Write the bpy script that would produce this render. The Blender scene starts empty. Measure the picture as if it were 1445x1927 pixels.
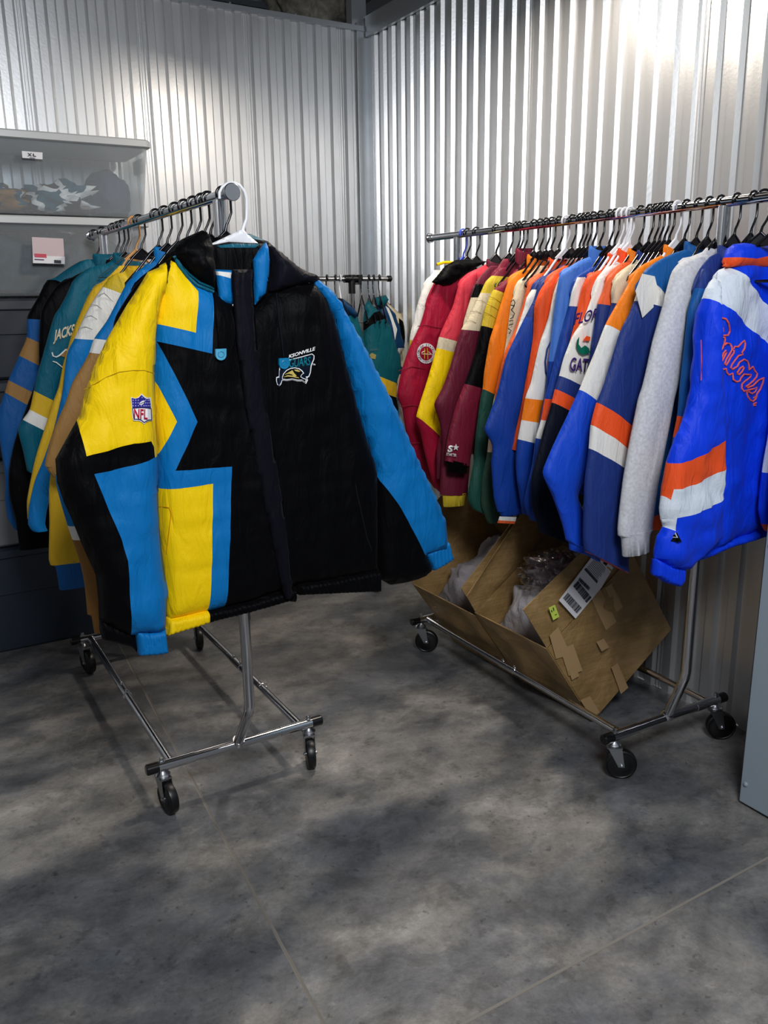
import bpy, bmesh, math, random
import numpy as np
from mathutils import Vector, Matrix, noise
from mathutils.geometry import tessellate_polygon

random.seed(7)
SC = bpy.context.scene
COL = SC.collection

# ------------------------------------------------------------------ camera
CF, CP, CR, CY, CH = 1574.03, .2526, -.0151, .5349, 1.5771
FW = Vector((math.sin(CY)*math.cos(CP), math.cos(CY)*math.cos(CP), -math.sin(CP)))
R0 = Vector((math.cos(CY), -math.sin(CY), 0)); U0 = R0.cross(FW)
RT = R0*math.cos(CR)+U0*math.sin(CR); UP = -R0*math.sin(CR)+U0*math.cos(CR)
ORG = Vector((0, 0, CH))
cam_d = bpy.data.cameras.new('camera'); cam = bpy.data.objects.new('camera', cam_d); COL.objects.link(cam)
cam.matrix_world = Matrix(((RT.x, UP.x, -FW.x, 0), (RT.y, UP.y, -FW.y, 0), (RT.z, UP.z, -FW.z, CH), (0, 0, 0, 1)))
cam_d.sensor_fit = 'VERTICAL'; cam_d.sensor_height = 36; cam_d.lens = CF/1927*36
cam_d.clip_start = .02
SC.camera = cam

# ------------------------------------------------------------------ light
SC.view_settings.view_transform = 'Standard'; SC.view_settings.look = 'None'
SC.view_settings.gamma = 1; SC.view_settings.exposure = 0.0
wd = bpy.data.worlds.new('world'); SC.world = wd; wd.use_nodes = True
wd.node_tree.nodes['Background'].inputs[0].default_value = (.80, .88, 1, 1)
wd.node_tree.nodes['Background'].inputs[1].default_value = .16
def lamp(name, loc, target, energy, size, color, shape='DISK', size_y=None, spread=math.pi):
    d = bpy.data.lights.new(name, 'AREA'); d.energy = energy; d.size = size; d.color = color; d.shape = shape
    if size_y: d.size_y = size_y
    d.spread = spread
    o = bpy.data.objects.new(name, d); COL.objects.link(o); o.location = loc
    o.rotation_euler = (Vector(target)-Vector(loc)).to_track_quat('-Z', 'Y').to_euler()
    return o
lamp('ceiling_lamp_light', (1.94, 2.68, 2.86), (1.6, 2.4, 0), 30, .20, (1, .90, .78))
lamp('doorway_lamp_light', (.35, -.35, 2.85), (1.0, 2.6, 1.1), 78, .9, (.93, .96, 1))

# ------------------------------------------------------------------ helpers
def ray(px, py): return FW*CF+RT*(px-722.5)-UP*(py-963.5)
def at(px, py, Y):
    d = ray(px, py); return ORG+d*(Y/d.y)
def atX(px, py, X):
    d = ray(px, py); return ORG+d*(X/d.x)
def lin(c):
    return tuple(((v/255)/12.92 if v/255 <= .04045 else ((v/255+.055)/1.055)**2.4) for v in c)

def new_mat(name):
    m = bpy.data.materials.new(name); m.use_nodes = True
    return m, m.node_tree, m.node_tree.nodes['Principled BSDF']
def plain(name, rgb, rough=.5, metal=0., **kw):
    m, nt, b = new_mat(name)
    b.inputs['Base Color'].default_value = (*lin(rgb), 1); b.inputs['Roughness'].default_value = rough
    b.inputs['Metallic'].default_value = metal
    for k, v in kw.items(): b.inputs[k].default_value = v
    # slight procedural variation of the gloss
    n = nt.nodes.new('ShaderNodeTexNoise'); n.inputs['Scale'].default_value = 30
    tc = nt.nodes.new('ShaderNodeTexCoord'); nt.links.new(tc.outputs['Object'], n.inputs['Vector'])
    mr = nt.nodes.new('ShaderNodeMapRange'); mr.inputs['To Min'].default_value = rough*.9; mr.inputs['To Max'].default_value = min(1, rough*1.12)
    nt.links.new(n.outputs['Fac'], mr.inputs['Value']); nt.links.new(mr.outputs['Result'], b.inputs['Roughness'])
    return m
_fab = {}
def fab(rgb, rough=.55, bump=.8, scale=(26, 26, 7)):
    key = (tuple(rgb), rough, bump, scale)
    if key in _fab: return _fab[key]
    m, nt, b = new_mat('fabric_%d_%d_%d' % tuple(rgb))
    L = nt.links
    tc = nt.nodes.new('ShaderNodeTexCoord')
    mp = nt.nodes.new('ShaderNodeMapping'); mp.inputs['Scale'].default_value = scale
    L.new(tc.outputs['Object'], mp.inputs['Vector'])
    n = nt.nodes.new('ShaderNodeTexNoise'); n.inputs['Scale'].default_value = 1; n.inputs['Detail'].default_value = 5; n.inputs['Distortion'].default_value = .8
    L.new(mp.outputs['Vector'], n.inputs['Vector'])
    n2 = nt.nodes.new('ShaderNodeTexNoise'); n2.inputs['Scale'].default_value = 420; n2.inputs['Detail'].default_value = 1
    L.new(tc.outputs['Object'], n2.inputs['Vector'])
    b1 = nt.nodes.new('ShaderNodeBump'); b1.inputs['Strength'].default_value = bump; b1.inputs['Distance'].default_value = .012
    L.new(n.outputs['Fac'], b1.inputs['Height'])
    b2 = nt.nodes.new('ShaderNodeBump'); b2.inputs['Strength'].default_value = .12; b2.inputs['Distance'].default_value = .001
    L.new(n2.outputs['Fac'], b2.inputs['Height']); L.new(b1.outputs['Normal'], b2.inputs['Normal'])
    L.new(b2.outputs['Normal'], b.inputs['Normal'])
    c = lin(rgb)
    mx = nt.nodes.new('ShaderNodeMix'); mx.data_type = 'RGBA'
    mx.inputs[6].default_value = (*[v*.92 for v in c], 1); mx.inputs[7].default_value = (*[min(1, v*1.06) for v in c], 1)
    L.new(n2.outputs['Fac'], mx.inputs[0]); L.new(mx.outputs[2], b.inputs['Base Color'])
    b.inputs['Roughness'].default_value = rough
    b.inputs['Sheen Weight'].default_value = .015; b.inputs['Specular IOR Level'].default_value = .22 if max(rgb) > 40 else .07
    _fab[key] = m; return m
def heather(rgb):
    m = fab(rgb, .95, .35, (20, 20, 6)); 
    nt = m.node_tree
    for n in nt.nodes:
        if n.type == 'TEX_NOISE' and n.inputs['Scale'].default_value == 420: n.inputs['Scale'].default_value = 120; n.inputs['Detail'].default_value = 4
        if n.type == 'MIX': n.inputs[6].default_value = (*[v*.62 for v in lin(rgb)], 1); n.inputs[7].default_value = (*[min(1, v*1.3) for v in lin(rgb)], 1)
    return m

C = dict(Y=(250,208,0), B=(0,112,182), K=(4,4,6), N=(26,34,74), T=(0,88,110), TAN=(158,118,66), BRN=(140,98,48), W=(228,226,220), CRM=(214,200,170),
         GRY=(205,205,208), R=(238,84,34), O=(244,128,20), OR=(226,96,48), RB=(20,72,200), RB2=(16,60,150), LB=(72,122,206), NV=(30,52,120),
         CR=(158,12,48), RED=(206,54,70), M=(98,22,44), M2=(118,24,48), Q=(206,180,48), G=(24,72,60), G2=(44,72,58), YD=(196,168,32), YG=(214,172,36),
         WW=(240,240,240), NK=(18,22,34), BX=(16,84,150))
def F(k): return fab(C[k]) if k in C else k
def tag(o, label=None, cat=None, group=None, kind=None):
    if label: o['label'] = label
    if cat: o['category'] = cat
    if group: o['group'] = group
    if kind: o['kind'] = kind
    return o
def empty(name, loc, label=None, cat=None, group=None):
    o = bpy.data.objects.new(name, None); COL.objects.link(o); o.location = loc; o.empty_display_size = .05
    return tag(o, label, cat, group)
def wloc(o):
    v = Vector((0, 0, 0))
    while o is not None: v = v+Vector(o.location); o = o.parent
    return v
def link(name, me, mats, parent=None, smooth=True, loc=None):
    """me is in world coordinates; it is moved into the parent's frame"""
    for m in mats: me.materials.append(m)
    if parent is not None: me.transform(Matrix.Translation(-wloc(parent)))
    elif loc is not None: me.transform(Matrix.Translation(-Vector(loc)))
    if smooth is True: me.polygons.foreach_set('use_smooth', [True]*len(me.polygons))
    o = bpy.data.objects.new(name, me); COL.objects.link(o); o.parent = parent
    if parent is None and loc is not None: o.location = loc
    return o
class MB:
    """a little mesh collector"""
    def __init__(s): s.v = []; s.f = []; s.m = []
    def add(s, vs, fs, mi=0):
        b = len(s.v); s.v += [tuple(v) for v in vs]; s.f += [tuple(b+i for i in f) for f in fs]; s.m += [mi]*len(fs); return s
    def box(s, lo, hi, mi=0, M=None):
        vs = [Vector((x, y, z)) for x in (lo[0], hi[0]) for y in (lo[1], hi[1]) for z in (lo[2], hi[2])]
        if M is not None: vs = [M @ v for v in vs]
        return s.add(vs, [(0,1,3,2),(4,6,7,5),(0,4,5,1),(2,3,7,6),(0,2,6,4),(1,5,7,3)], mi)
    def tube(s, pts, r, n=12, mi=0, cap=True, flat=1., up=None):
        pts = [Vector(p) for p in pts]; k = len(pts)
        rr = r if isinstance(r, (list, tuple)) else [r]*k
        tn = []
        for i in range(k):
            a = pts[max(0, i-1)]; b = pts[min(k-1, i+1)]; tn.append((b-a).normalized())
        u = up or (Vector((0, 0, 1)) if abs(tn[0].z) < .9 else Vector((1, 0, 0)))
        vs = []
        for i in range(k):
            u = (u-tn[i]*u.dot(tn[i])).normalized(); w = tn[i].cross(u)
            for j in range(n):
                a = 2*math.pi*j/n; vs.append(pts[i]+u*(math.cos(a)*rr[i])+w*(math.sin(a)*rr[i]*flat))
        fs = [(i*n+j, i*n+(j+1) % n, (i+1)*n+(j+1) % n, (i+1)*n+j) for i in range(k-1) for j in range(n)]
        if cap: fs += [tuple(range(n))[::-1], tuple((k-1)*n+j for j in range(n))]
        return s.add(vs, fs, mi)
    def lathe(s, prof, c, axis, n=24, mi=0):
        c = Vector(c); a = Vector(axis).normalized(); u = a.orthogonal().normalized(); w = a.cross(u); k = len(prof)
        vs = [c+a*h+(u*math.cos(2*math.pi*j/n)+w*math.sin(2*math.pi*j/n))*r for (h, r) in prof for j in range(n)]
        fs = [(i*n+j, i*n+(j+1) % n, (i+1)*n+(j+1) % n, (i+1)*n+j) for i in range(k-1) for j in range(n)]
        fs += [tuple(range(n))[::-1], tuple((k-1)*n+j for j in range(n))]
        return s.add(vs, fs, mi)
    def mesh(s, name, bevel=0, seg=2):
        me = bpy.data.meshes.new(name); me.from_pydata(s.v, [], s.f); me.polygons.foreach_set('material_index', s.m)
        bm = bmesh.new(); bm.from_mesh(me); bmesh.ops.recalc_face_normals(bm, faces=bm.faces)
        if bevel: bmesh.ops.bevel(bm, geom=bm.edges[:], offset=bevel, segments=seg, affect='EDGES', profile=.6)
        bm.to_mesh(me); bm.free(); return me
    def build(s, name, mats, parent=None, bevel=0, smooth=True, loc=None, angle=35):
        me = s.mesh(name, bevel)
        o = link(name, me, mats if isinstance(mats, list) else [mats], parent, smooth, loc)
        if smooth and angle:
            sharp(me, angle)
        return o
def sharp(me, angle):
    bm = bmesh.new(); bm.from_mesh(me); a = math.radians(angle)
    for e in bm.edges:
        if len(e.link_faces) == 2: e.smooth = e.calc_face_angle(0) < a
    bm.to_mesh(me); bm.free()
def arc(c, r, a0, a1, n, ux, uy):
    c = Vector(c); ux = Vector(ux); uy = Vector(uy)
    return [c+ux*(r*math.cos(math.radians(a0+(a1-a0)*i/n)))+uy*(r*math.sin(math.radians(a0+(a1-a0)*i/n))) for i in range(n+1)]

chrome = plain('chrome', (205, 205, 208), .12, 1.)
steel = plain('zinc_steel', (170, 172, 176), .32, 1.)
blackp = plain('black_plastic', (10, 10, 12), .25)
rubber = plain('black_rubber', (8, 8, 9), .38)
hangk = plain('black_hanger_plastic', (9, 8, 14), .16)
whitep = plain('white_plastic', (235, 236, 240), .35)
bluep = plain('blue_plastic', (40, 70, 200), .35)

# ------------------------------------------------------------------ setting
XW, YW, ZT = 2.558, 4.418, 3.0
def metal_wall():
    m, nt, b = new_mat('galvanised_wall'); L = nt.links
    tc = nt.nodes.new('ShaderNodeTexCoord'); mp = nt.nodes.new('ShaderNodeMapping'); mp.inputs['Scale'].default_value = (9, 9, 1.2)
    L.new(tc.outputs['Object'], mp.inputs['Vector'])
    n = nt.nodes.new('ShaderNodeTexNoise'); n.inputs['Scale'].default_value = 1.5; n.inputs['Detail'].default_value = 4; L.new(mp.outputs['Vector'], n.inputs['Vector'])
    n2 = nt.nodes.new('ShaderNodeTexNoise'); n2.inputs['Scale'].default_value = 90; n2.inputs['Detail'].default_value = 3; L.new(tc.outputs['Object'], n2.inputs['Vector'])
    cr = nt.nodes.new('ShaderNodeMapRange'); cr.inputs['To Min'].default_value = .27; cr.inputs['To Max'].default_value = .40
    L.new(n.outputs['Fac'], cr.inputs['Value']); L.new(cr.outputs['Result'], b.inputs['Roughness'])
    bp = nt.nodes.new('ShaderNodeBump'); bp.inputs['Strength'].default_value = .12; bp.inputs['Distance'].default_value = .002
    L.new(n2.outputs['Fac'], bp.inputs['Height']); L.new(bp.outputs['Normal'], b.inputs['Normal'])
    b.inputs['Base Color'].default_value = (.70, .705, .71, 1); b.inputs['Metallic'].default_value = .80
    return m
galv = metal_wall()
trimm = plain('galvanised_trim', (176, 180, 184), .36, .8)
def profile(a0, a1, seams, first):
    """corrugation profile: list of (position along wall, offset out of the room)"""
    P = .0905; D = .0165; out = []
    k0 = int(math.floor((a0-first)/P))-1; a = first+k0*P
    while a < a1+P:
        sm = any(abs(a-s) < P*.5 for s in seams)
        out += [(a, 0), (a+.034, 0), (a+.0452, D)]
        if sm: out += [(a+.053, D), (a+.055, D-.006), (a+.060, D-.006), (a+.062, D), (a+.067, D), (a+.069, D-.008), (a+.073, D-.008), (a+.075, D)]
        out += [(a+.0793, D)]
        a += P
    return [(p, q) for p, q in out if a0 <= p <= a1]
def wall(name, pts):
    vs = []; fs = []
    for i, (x, y) in enumerate(pts): vs += [(x, y, 0), (x, y, ZT)]
    for i in range(len(pts)-1): fs.append((2*i, 2*i+2, 2*i+3, 2*i+1))
    me = bpy.data.meshes.new(name); me.from_pydata(vs, [], fs)
    o = link(name, me, [galv], smooth=False); return tag(o, kind='structure')
wall('wall_back', [(p, YW+q) for p, q in profile(-1.6, XW, (.70, 1.24, 1.785, 2.33), .7007)])
wall('wall_right', [(XW+q, p) for p, q in profile(-1.2, YW, (2.05, 2.95, 3.9), 4.345-.0905*9)])
wall('wall_left', [(-1.6-q, p) for p, q in profile(-1.2, YW, (0, 1, 2, 3), 0)])
# flat corner flashing and top tracks
def sbox(name, lo, hi, mat, bevel=0):
    o = MB().box(lo, hi).build(name, mat, bevel=bevel, smooth=False); return tag(o, kind='structure')
m = MB(); m.box((XW-.068, YW-.006, 0), (XW, YW-.001, ZT-.02)); m.box((XW-.006, YW-.055, 0), (XW-.001, YW-.006, ZT-.02))
tag(m.build('trim_1', trimm, smooth=False), kind='structure')
m = MB(); m.box((-1.6, YW-.014, ZT-.022), (XW-.03, YW+.03, ZT+.004))
for i in range(9): m.lathe([(0, .008), (.006, .007), (.012, .003)], (-.4+i*.36, YW-.012, ZT+.002), (0, 0, 1), 8)
tag(m.build('trim_2', trimm, smooth=False), kind='structure')
m = MB(); m.box((XW-.022, -1.2, ZT-.05), (XW-.002, YW-.016, ZT+.045)); m.box((XW-.022, -1.2, ZT+.045), (XW+.06, YW-.002, ZT+.052))
tag(m.build('trim_3', trimm, smooth=False), kind='structure')
m = MB(); p = at(674, 0, 4.46); m.box((p.x-.05, YW+.03, ZT-.02), (p.x+.04, YW+.09, 3.6))
tag(m.build('trim_4', trimm, smooth=False), kind='structure')
# grey partition panel at the right edge of the picture
paintgrey = plain('grey_painted_steel', (156, 170, 180), .42, .1)
m = MB(); m.box((2.147, -1.2, .012), (2.19, 1.442, ZT)); m.box((2.19, 1.40, .012), (XW-.002, 1.442, ZT))
for z in (.08, .86, 1.6, 2.4): m.lathe([(0, .009), (.004, .008), (.007, .003)], (2.147, 1.425, z), (-1, 0, 0), 10)
tag(m.build('wall_panel', paintgrey, bevel=.002, smooth=False), kind='structure').name = 'wall_front'
# floor
m_, nt, b = new_mat('stained_concrete'); L = nt.links
tc = nt.nodes.new('ShaderNodeTexCoord')
def nz(scale, detail, dist=0., rough=.6, vec=None):
    n = nt.nodes.new('ShaderNodeTexNoise'); n.inputs['Scale'].default_value = scale; n.inputs['Detail'].default_value = detail
    n.inputs['Distortion'].default_value = dist; n.inputs['Roughness'].default_value = rough
    L.new(vec or tc.outputs['Object'], n.inputs['Vector']); return n
def ramp(src, pts):
    r = nt.nodes.new('ShaderNodeValToRGB'); e = r.color_ramp.elements
    while len(e) < len(pts): e.new(.5)
    for i, (p, c) in enumerate(pts): e[i].position = p; e[i].color = (*lin(c), 1) if not isinstance(c, float) else (c, c, c, 1)
    L.new(src, r.inputs[0]); return r
def mixc(fac, a, bb, mode='MIX'):
    x = nt.nodes.new('ShaderNodeMix'); x.data_type = 'RGBA'; x.blend_type = mode
    for s, v in ((0, fac), (6, a), (7, bb)):
        if hasattr(v, 'links'): L.new(v, x.inputs[s])
        else: x.inputs[s].default_value = v
    return x.outputs[2]
mpf = nt.nodes.new('ShaderNodeMapping'); mpf.inputs['Rotation'].default_value = (0, 0, .5); mpf.inputs['Scale'].default_value = (1, 1.3, 1)
L.new(tc.outputs['Object'], mpf.inputs['Vector'])
w1 = nz(1.3, 3, 0, .5); vadd = nt.nodes.new('ShaderNodeVectorMath'); vadd.operation = 'MULTIPLY_ADD'; L.new(w1.outputs['Color'], vadd.inputs[0]); vadd.inputs[1].default_value = (.22, .22, 0); L.new(mpf.outputs['Vector'], vadd.inputs[2])
big = ramp(nz(2.0, 14, 0, .60, vadd.outputs['Vector']).outputs['Fac'], [(.38, (84, 86, 90)), (.48, (104, 104, 105)), (.54, (122, 120, 117)), (.64, (142, 138, 133))])
med = ramp(nz(4.5, 14, .2, .74, vadd.outputs['Vector']).outputs['Fac'], [(.40, .66), (.47, .88), (.52, 1.0), (.60, 1.22)])
pat = ramp(nz(3.1, 8, .3, .66, tc.outputs['Object']).outputs['Fac'], [(.555, 1.0), (.575, 1.20), (.66, 1.25)])
drk = ramp(nz(11, 6, .2, .66, tc.outputs['Object']).outputs['Fac'], [(.36, .72), (.42, 1.0)])
fin = ramp(nz(80, 6, 0, .7).outputs['Fac'], [(.3, .84), (.7, 1.14)])
c1 = mixc(1., big.outputs[0], med.outputs[0], 'MULTIPLY'); c1 = mixc(1., c1, pat.outputs[0], 'MULTIPLY'); c1 = mixc(1., c1, drk.outputs[0], 'MULTIPLY'); c2 = mixc(1., c1, fin.outputs[0], 'MULTIPLY')
spots = ramp(nz(38, 3, 0, .5).outputs['Fac'], [(.66, 1.0), (.70, .62)]); c3 = mixc(1., c2, spots.outputs[0], 'MULTIPLY')
L.new(c3, b.inputs['Base Color'])
rr = ramp(med.outputs[0], [(0., .62), (1., .42)]); L.new(rr.outputs[0], b.inputs['Roughness'])
bp = nt.nodes.new('ShaderNodeBump'); bp.inputs['Strength'].default_value = .25; bp.inputs['Distance'].default_value = .004
L.new(nz(45, 8).outputs['Fac'], bp.inputs['Height']); L.new(bp.outputs['Normal'], b.inputs['Normal'])
concrete = m_
# four slabs separated by shallow saw-cut joints, one mesh
def jx(y): return .649+(y-1.39)*.0586
def jy(x): return 1.23+(x-.912)*.0046
jm = plain('joint_filler', (134, 128, 120), .9)
m = MB(); hw = .0045
def wig(v): return .004*noise.noise(Vector((v*5, 0, 3)))+.0015*noise.noise(Vector((v*40, 7, 3)))
ys = [-1.2+i*.03 for i in range(int(5.65/.03))]; ys = [y for y in ys if y < 4.43]+[4.43]
xs = [-1.63+i*.03 for i in range(int(4.2/.03))]+[2.57]
def quadstrip(seq, fa, fb, mi=0):
    vs = []; 
    for s in seq: vs += [fa(s), fb(s)]
    m.add(vs, [(2*i, 2*i+2, 2*i+3, 2*i+1) for i in range(len(seq)-1)], mi)
for lo, hi in ((-1.2, None), (None, 4.43)):
    yy = [y for y in ys if (y < 1.2 if lo is not None else y > 1.26)]
    yy = ([-1.2]+[y for y in yy if y > -1.2]+[jy(jx(1.23))-hw]) if lo is not None else ([jy(jx(1.23))+hw]+yy)
    quadstrip(yy, lambda y: (-1.63, y, 0), lambda y: (jx(y)+wig(y)-hw, y, 0))
    quadstrip(yy, lambda y: (jx(y)+wig(y)+hw, y, 0), lambda y: (2.57, y, 0))
    quadstrip(yy, lambda y: (jx(y)+wig(y)-hw, y, 0), lambda y: (jx(y)+wig(y), y, -.004), 1)
    quadstrip(yy, lambda y: (jx(y)+wig(y), y, -.004), lambda y: (jx(y)+wig(y)+hw, y, 0), 1)
quadstrip(xs, lambda x: (x, jy(jx(1.23))-hw, 0), lambda x: (x, jy(jx(1.23)), -.004), 1)
quadstrip(xs, lambda x: (x, jy(jx(1.23)), -.004), lambda x: (x, jy(jx(1.23))+hw, 0), 1)
tag(m.build('floor', [concrete, jm], smooth=False), kind='structure')
# dark underside of the building above the open-topped unit
ceilm = plain('dark_ceiling', (46, 44, 42), .9)
m, nt, b = new_mat('sprayed_insulation'); L = nt.links; tc = nt.nodes.new('ShaderNodeTexCoord')
g = ramp(nz(9, 8, .4).outputs['Fac'], [(.35, (52, 50, 45)), (.55, (104, 100, 90)), (.7, (140, 136, 124))]); L.new(g.outputs[0], b.inputs['Base Color']); b.inputs['Roughness'].default_value = .95
bp = nt.nodes.new('ShaderNodeBump'); bp.inputs['Strength'].default_value = .8; bp.inputs['Distance'].default_value = .03; L.new(nz(14, 6).outputs['Fac'], bp.inputs['Height']); L.new(bp.outputs['Normal'], b.inputs['Normal'])
insul = m
sbox('ceiling', (-3, -1.2, 3.62), (5, 7.5, 3.7), ceilm)
sbox('wall_beyond', (-3, 7.5, 0), (5, 7.6, 3.7), ceilm).name = 'wall_far'
bm = bmesh.new(); bmesh.ops.create_icosphere(bm, subdivisions=5, radius=1)
pb = at(600, 8, 4.75)
for v in bm.verts:
    c = v.co; c = Vector([math.copysign(abs(t)**.55, t) for t in c]); n_ = 1+.22*noise.noise(c*2.5)
    v.co = Vector((pb.x-.06+c.x*.23*n_, 4.75+c.y*.14*n_, 3.28+c.z*.34*n_))
me = bpy.data.meshes.new('beam'); bm.to_mesh(me); bm.free(); tag(link('trim_5', me, [insul]), kind='structure')
m = MB(); m.box((-3, 5.2, 3.3), (5, 5.3, 3.38)); m.box((-3, 4.9, 3.45), (5, 4.95, 3.5)); m.box((2.9, -1.2, 3.25), (3.0, 5.2, 3.33))
tag(m.build('trim_6', trimm, smooth=False), kind='structure')
# ------------------------------------------------------------------ racks
def rack(loc, yaw, w, Lr, zb, o1, o2, e1, e2, label, casters, clips=()):
    """origin: middle of the near foot bar, on the floor.  +y runs to the far foot bar"""
    t = empty('garment_rack', (0, 0, 0), label, 'clothes rack')
    zf = .152; r = .0155
    def part(m, name, mat, par=t, bevel=0, angle=35): return m.build(name, mat, par, bevel, True, None, angle)
    for y in (0, Lr):
        m = MB(); m.tube([(-w+.02, y, zf), (w-.02, y, zf)], r, 16); m.tube([(-w+.02, y, zf), (-w+.15, y, zf)], r*1.1, 16); m.tube([(w-.15, y, zf), (w-.02, y, zf)], r*1.1, 16)
        fb = part(m, 'foot_bar', chrome)
        for s in (-1, 1):
            m = MB(); m.lathe([(-.004, r*1.14), (.032, r*1.16), (.036, r*.9)], (s*(w-.03), y, zf), (s, 0, 0), 16); part(m, 'end_cap', blackp, fb)
            m = MB(); m.lathe([(0, .010), (.004, .010), (.004, .007), (.012, .007), (.014, .004)], (s*(w-.045), y, zf+r), (0, 0, 1), 6); part(m, 'bolt', steel, fb, angle=20)
    for s in (-1, 1):
        m = MB(); m.tube([(s*(w-.075), 0, zf), (s*(w-.075), Lr, zf)], r*.86, 16); m.tube([(s*(w-.075), Lr*.46, zf), (s*(w-.075), Lr*.54, zf)], r*1.0, 16)
        rl = part(m, 'side_rail', chrome)
        for f in (.47, .53):
            m = MB(); m.lathe([(0, .005), (.005, .005), (.008, .002)], (s*(w-.075), Lr*f, zf+r*.95), (0, 0, 1), 8); part(m, 'rivet', steel, rl)
    for y, o, s in ((0, o1, -1), (Lr, o2, 1)):
        y2 = y+s*o; pts = [(0, y, zf+.005), (0, y+s*o*.8, .30), (0, y+s*o*.93, .325), (0, y2, .352), (0, y2, zb-.01)]
        m = MB(); m.tube(pts, r*1.05, 16); m.tube([(0, y2, zb-.30), (0, y2, zb-.012)], r*1.2, 16); m.lathe([(0, r*1.5), (.014, r*1.25)], (0, y, zf+.006), (0, s*.5, 1), 16)
        part(m, 'upright_post', chrome)
    m = MB(); m.tube([(0, -e1, zb), (0, Lr+e2, zb)], r*.92, 16); hb = part(m, 'hanging_bar', chrome)
    for y, s in ((-e1, -1), (Lr+e2, 1)):
        m = MB(); m.lathe([(-.03, r), (-.004, r*1.08), (-.004, .0215), (.003, .0225), (.006, .0205)], (0, y, zb), (0, s, 0), 24); part(m, 'end_knob', steel if s < 0 else chrome, hb)
    for (sx, y), ang in zip(((-1, 0), (1, 0), (-1, Lr), (1, Lr)), casters):
        x = sx*(w-.045); a = math.radians(ang); tr = Vector((math.cos(a), math.sin(a), 0)); ax = Vector((-tr.y, tr.x, 0))
        st = Vector((x, y, 0)); wc = st+tr*.026+Vector((0, 0, .0525))
        m = MB(); m.lathe([(0, .006), (.004, .022), (.012, .024), (.016, .020), (.022, .012), (.03, .009)], st+Vector((0, 0, .112)), (0, 0, 1), 20)
        for q in (-1, 1):
            c = [st+tr*-.022+Vector((0, 0, .118)), st+tr*.024+Vector((0, 0, .118)), wc+tr*.010+Vector((0, 0, -.006)), wc+tr*-.010+Vector((0, 0, -.006))]
            vs = [v+ax*(q*.0165) for v in c]+[v+ax*(q*.0185) for v in c]
            m.add(vs, [(0, 1, 2, 3), (7, 6, 5, 4), (0, 4, 5, 1), (1, 5, 6, 2), (2, 6, 7, 3), (3, 7, 4, 0)])
            m.lathe([(0, .006), (.004, .006), (.006, .003)], wc+ax*(q*.0185), ax*q, 8)
        m.box((-.024, -.0185, .114), (.026, .0185, .118), M=Matrix.Translation(st) @ Matrix.Rotation(a, 4, 'Z'))
        cs = part(m, 'caster', steel)
        m = MB(); R = .0525
        m.lathe([(-.0145, .012), (-.0145, R*.55), (-.013, R*.6), (-.013, R*.84), (-.0145, R*.88), (-.012, R*.97), (-.006, R), (.006, R), (.012, R*.97), (.0145, R*.88), (.013, R*.84), (.013, R*.6), (.0145, R*.55), (.0145, .012)], wc, ax, 40)
        part(m, 'wheel', rubber, cs)
        m = MB(); m.lathe([(-.0165, .009), (.0165, .009)], wc, ax, 12); part(m, 'axle', steel, cs)
    t.location = loc; t.rotation_euler = (0, 0, yaw); return t
LX, LY, RX, RY, ZB = .8439, 2.3904, 2.1692, 1.7616, 1.834
rackL = rack((LX, LY, 0), -.0043, .30, 1.197, 1.8423, .127, .03, .224, .247, 'chrome rolling rack on the left, with the yellow and black jacket at its near end', (-80, -108, -75, -100))
rackR = rack((RX, RY, 0), -.0213, .2915, 1.2084, 1.826, .065, .087, .255, .30, 'chrome rolling rack on the right with a torn cardboard box resting on its base', (-35, -35, -40, -40))
def barx(Y, side):
    return LX+.0043*(Y-LY) if side == 'L' else RX+.0213*(Y-RY)
# wire clip lying on the left rack's rail
p = (LX+.225+.003, LY+.33, .152)
m = MB(); a = [(-.012, 0, .004), (-.02, .0, .02), (-.017, .004, .036), (-.006, .006, .044)]; m.tube([Vector(p)+Vector(v) for v in a], .0012, 6); m.tube([Vector(p)+Vector((-v[0], v[1], v[2])) for v in a], .0012, 6)
m.tube([Vector(p)+Vector(v) for v in ((-.018, 0, .014), (0, .012, .0155), (.018, 0, .014))], .0012, 6)
tag(m.build('wire_clip', chrome, loc=p), 'small bent wire clip on the right base rail of the left rack', 'clip')

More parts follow.
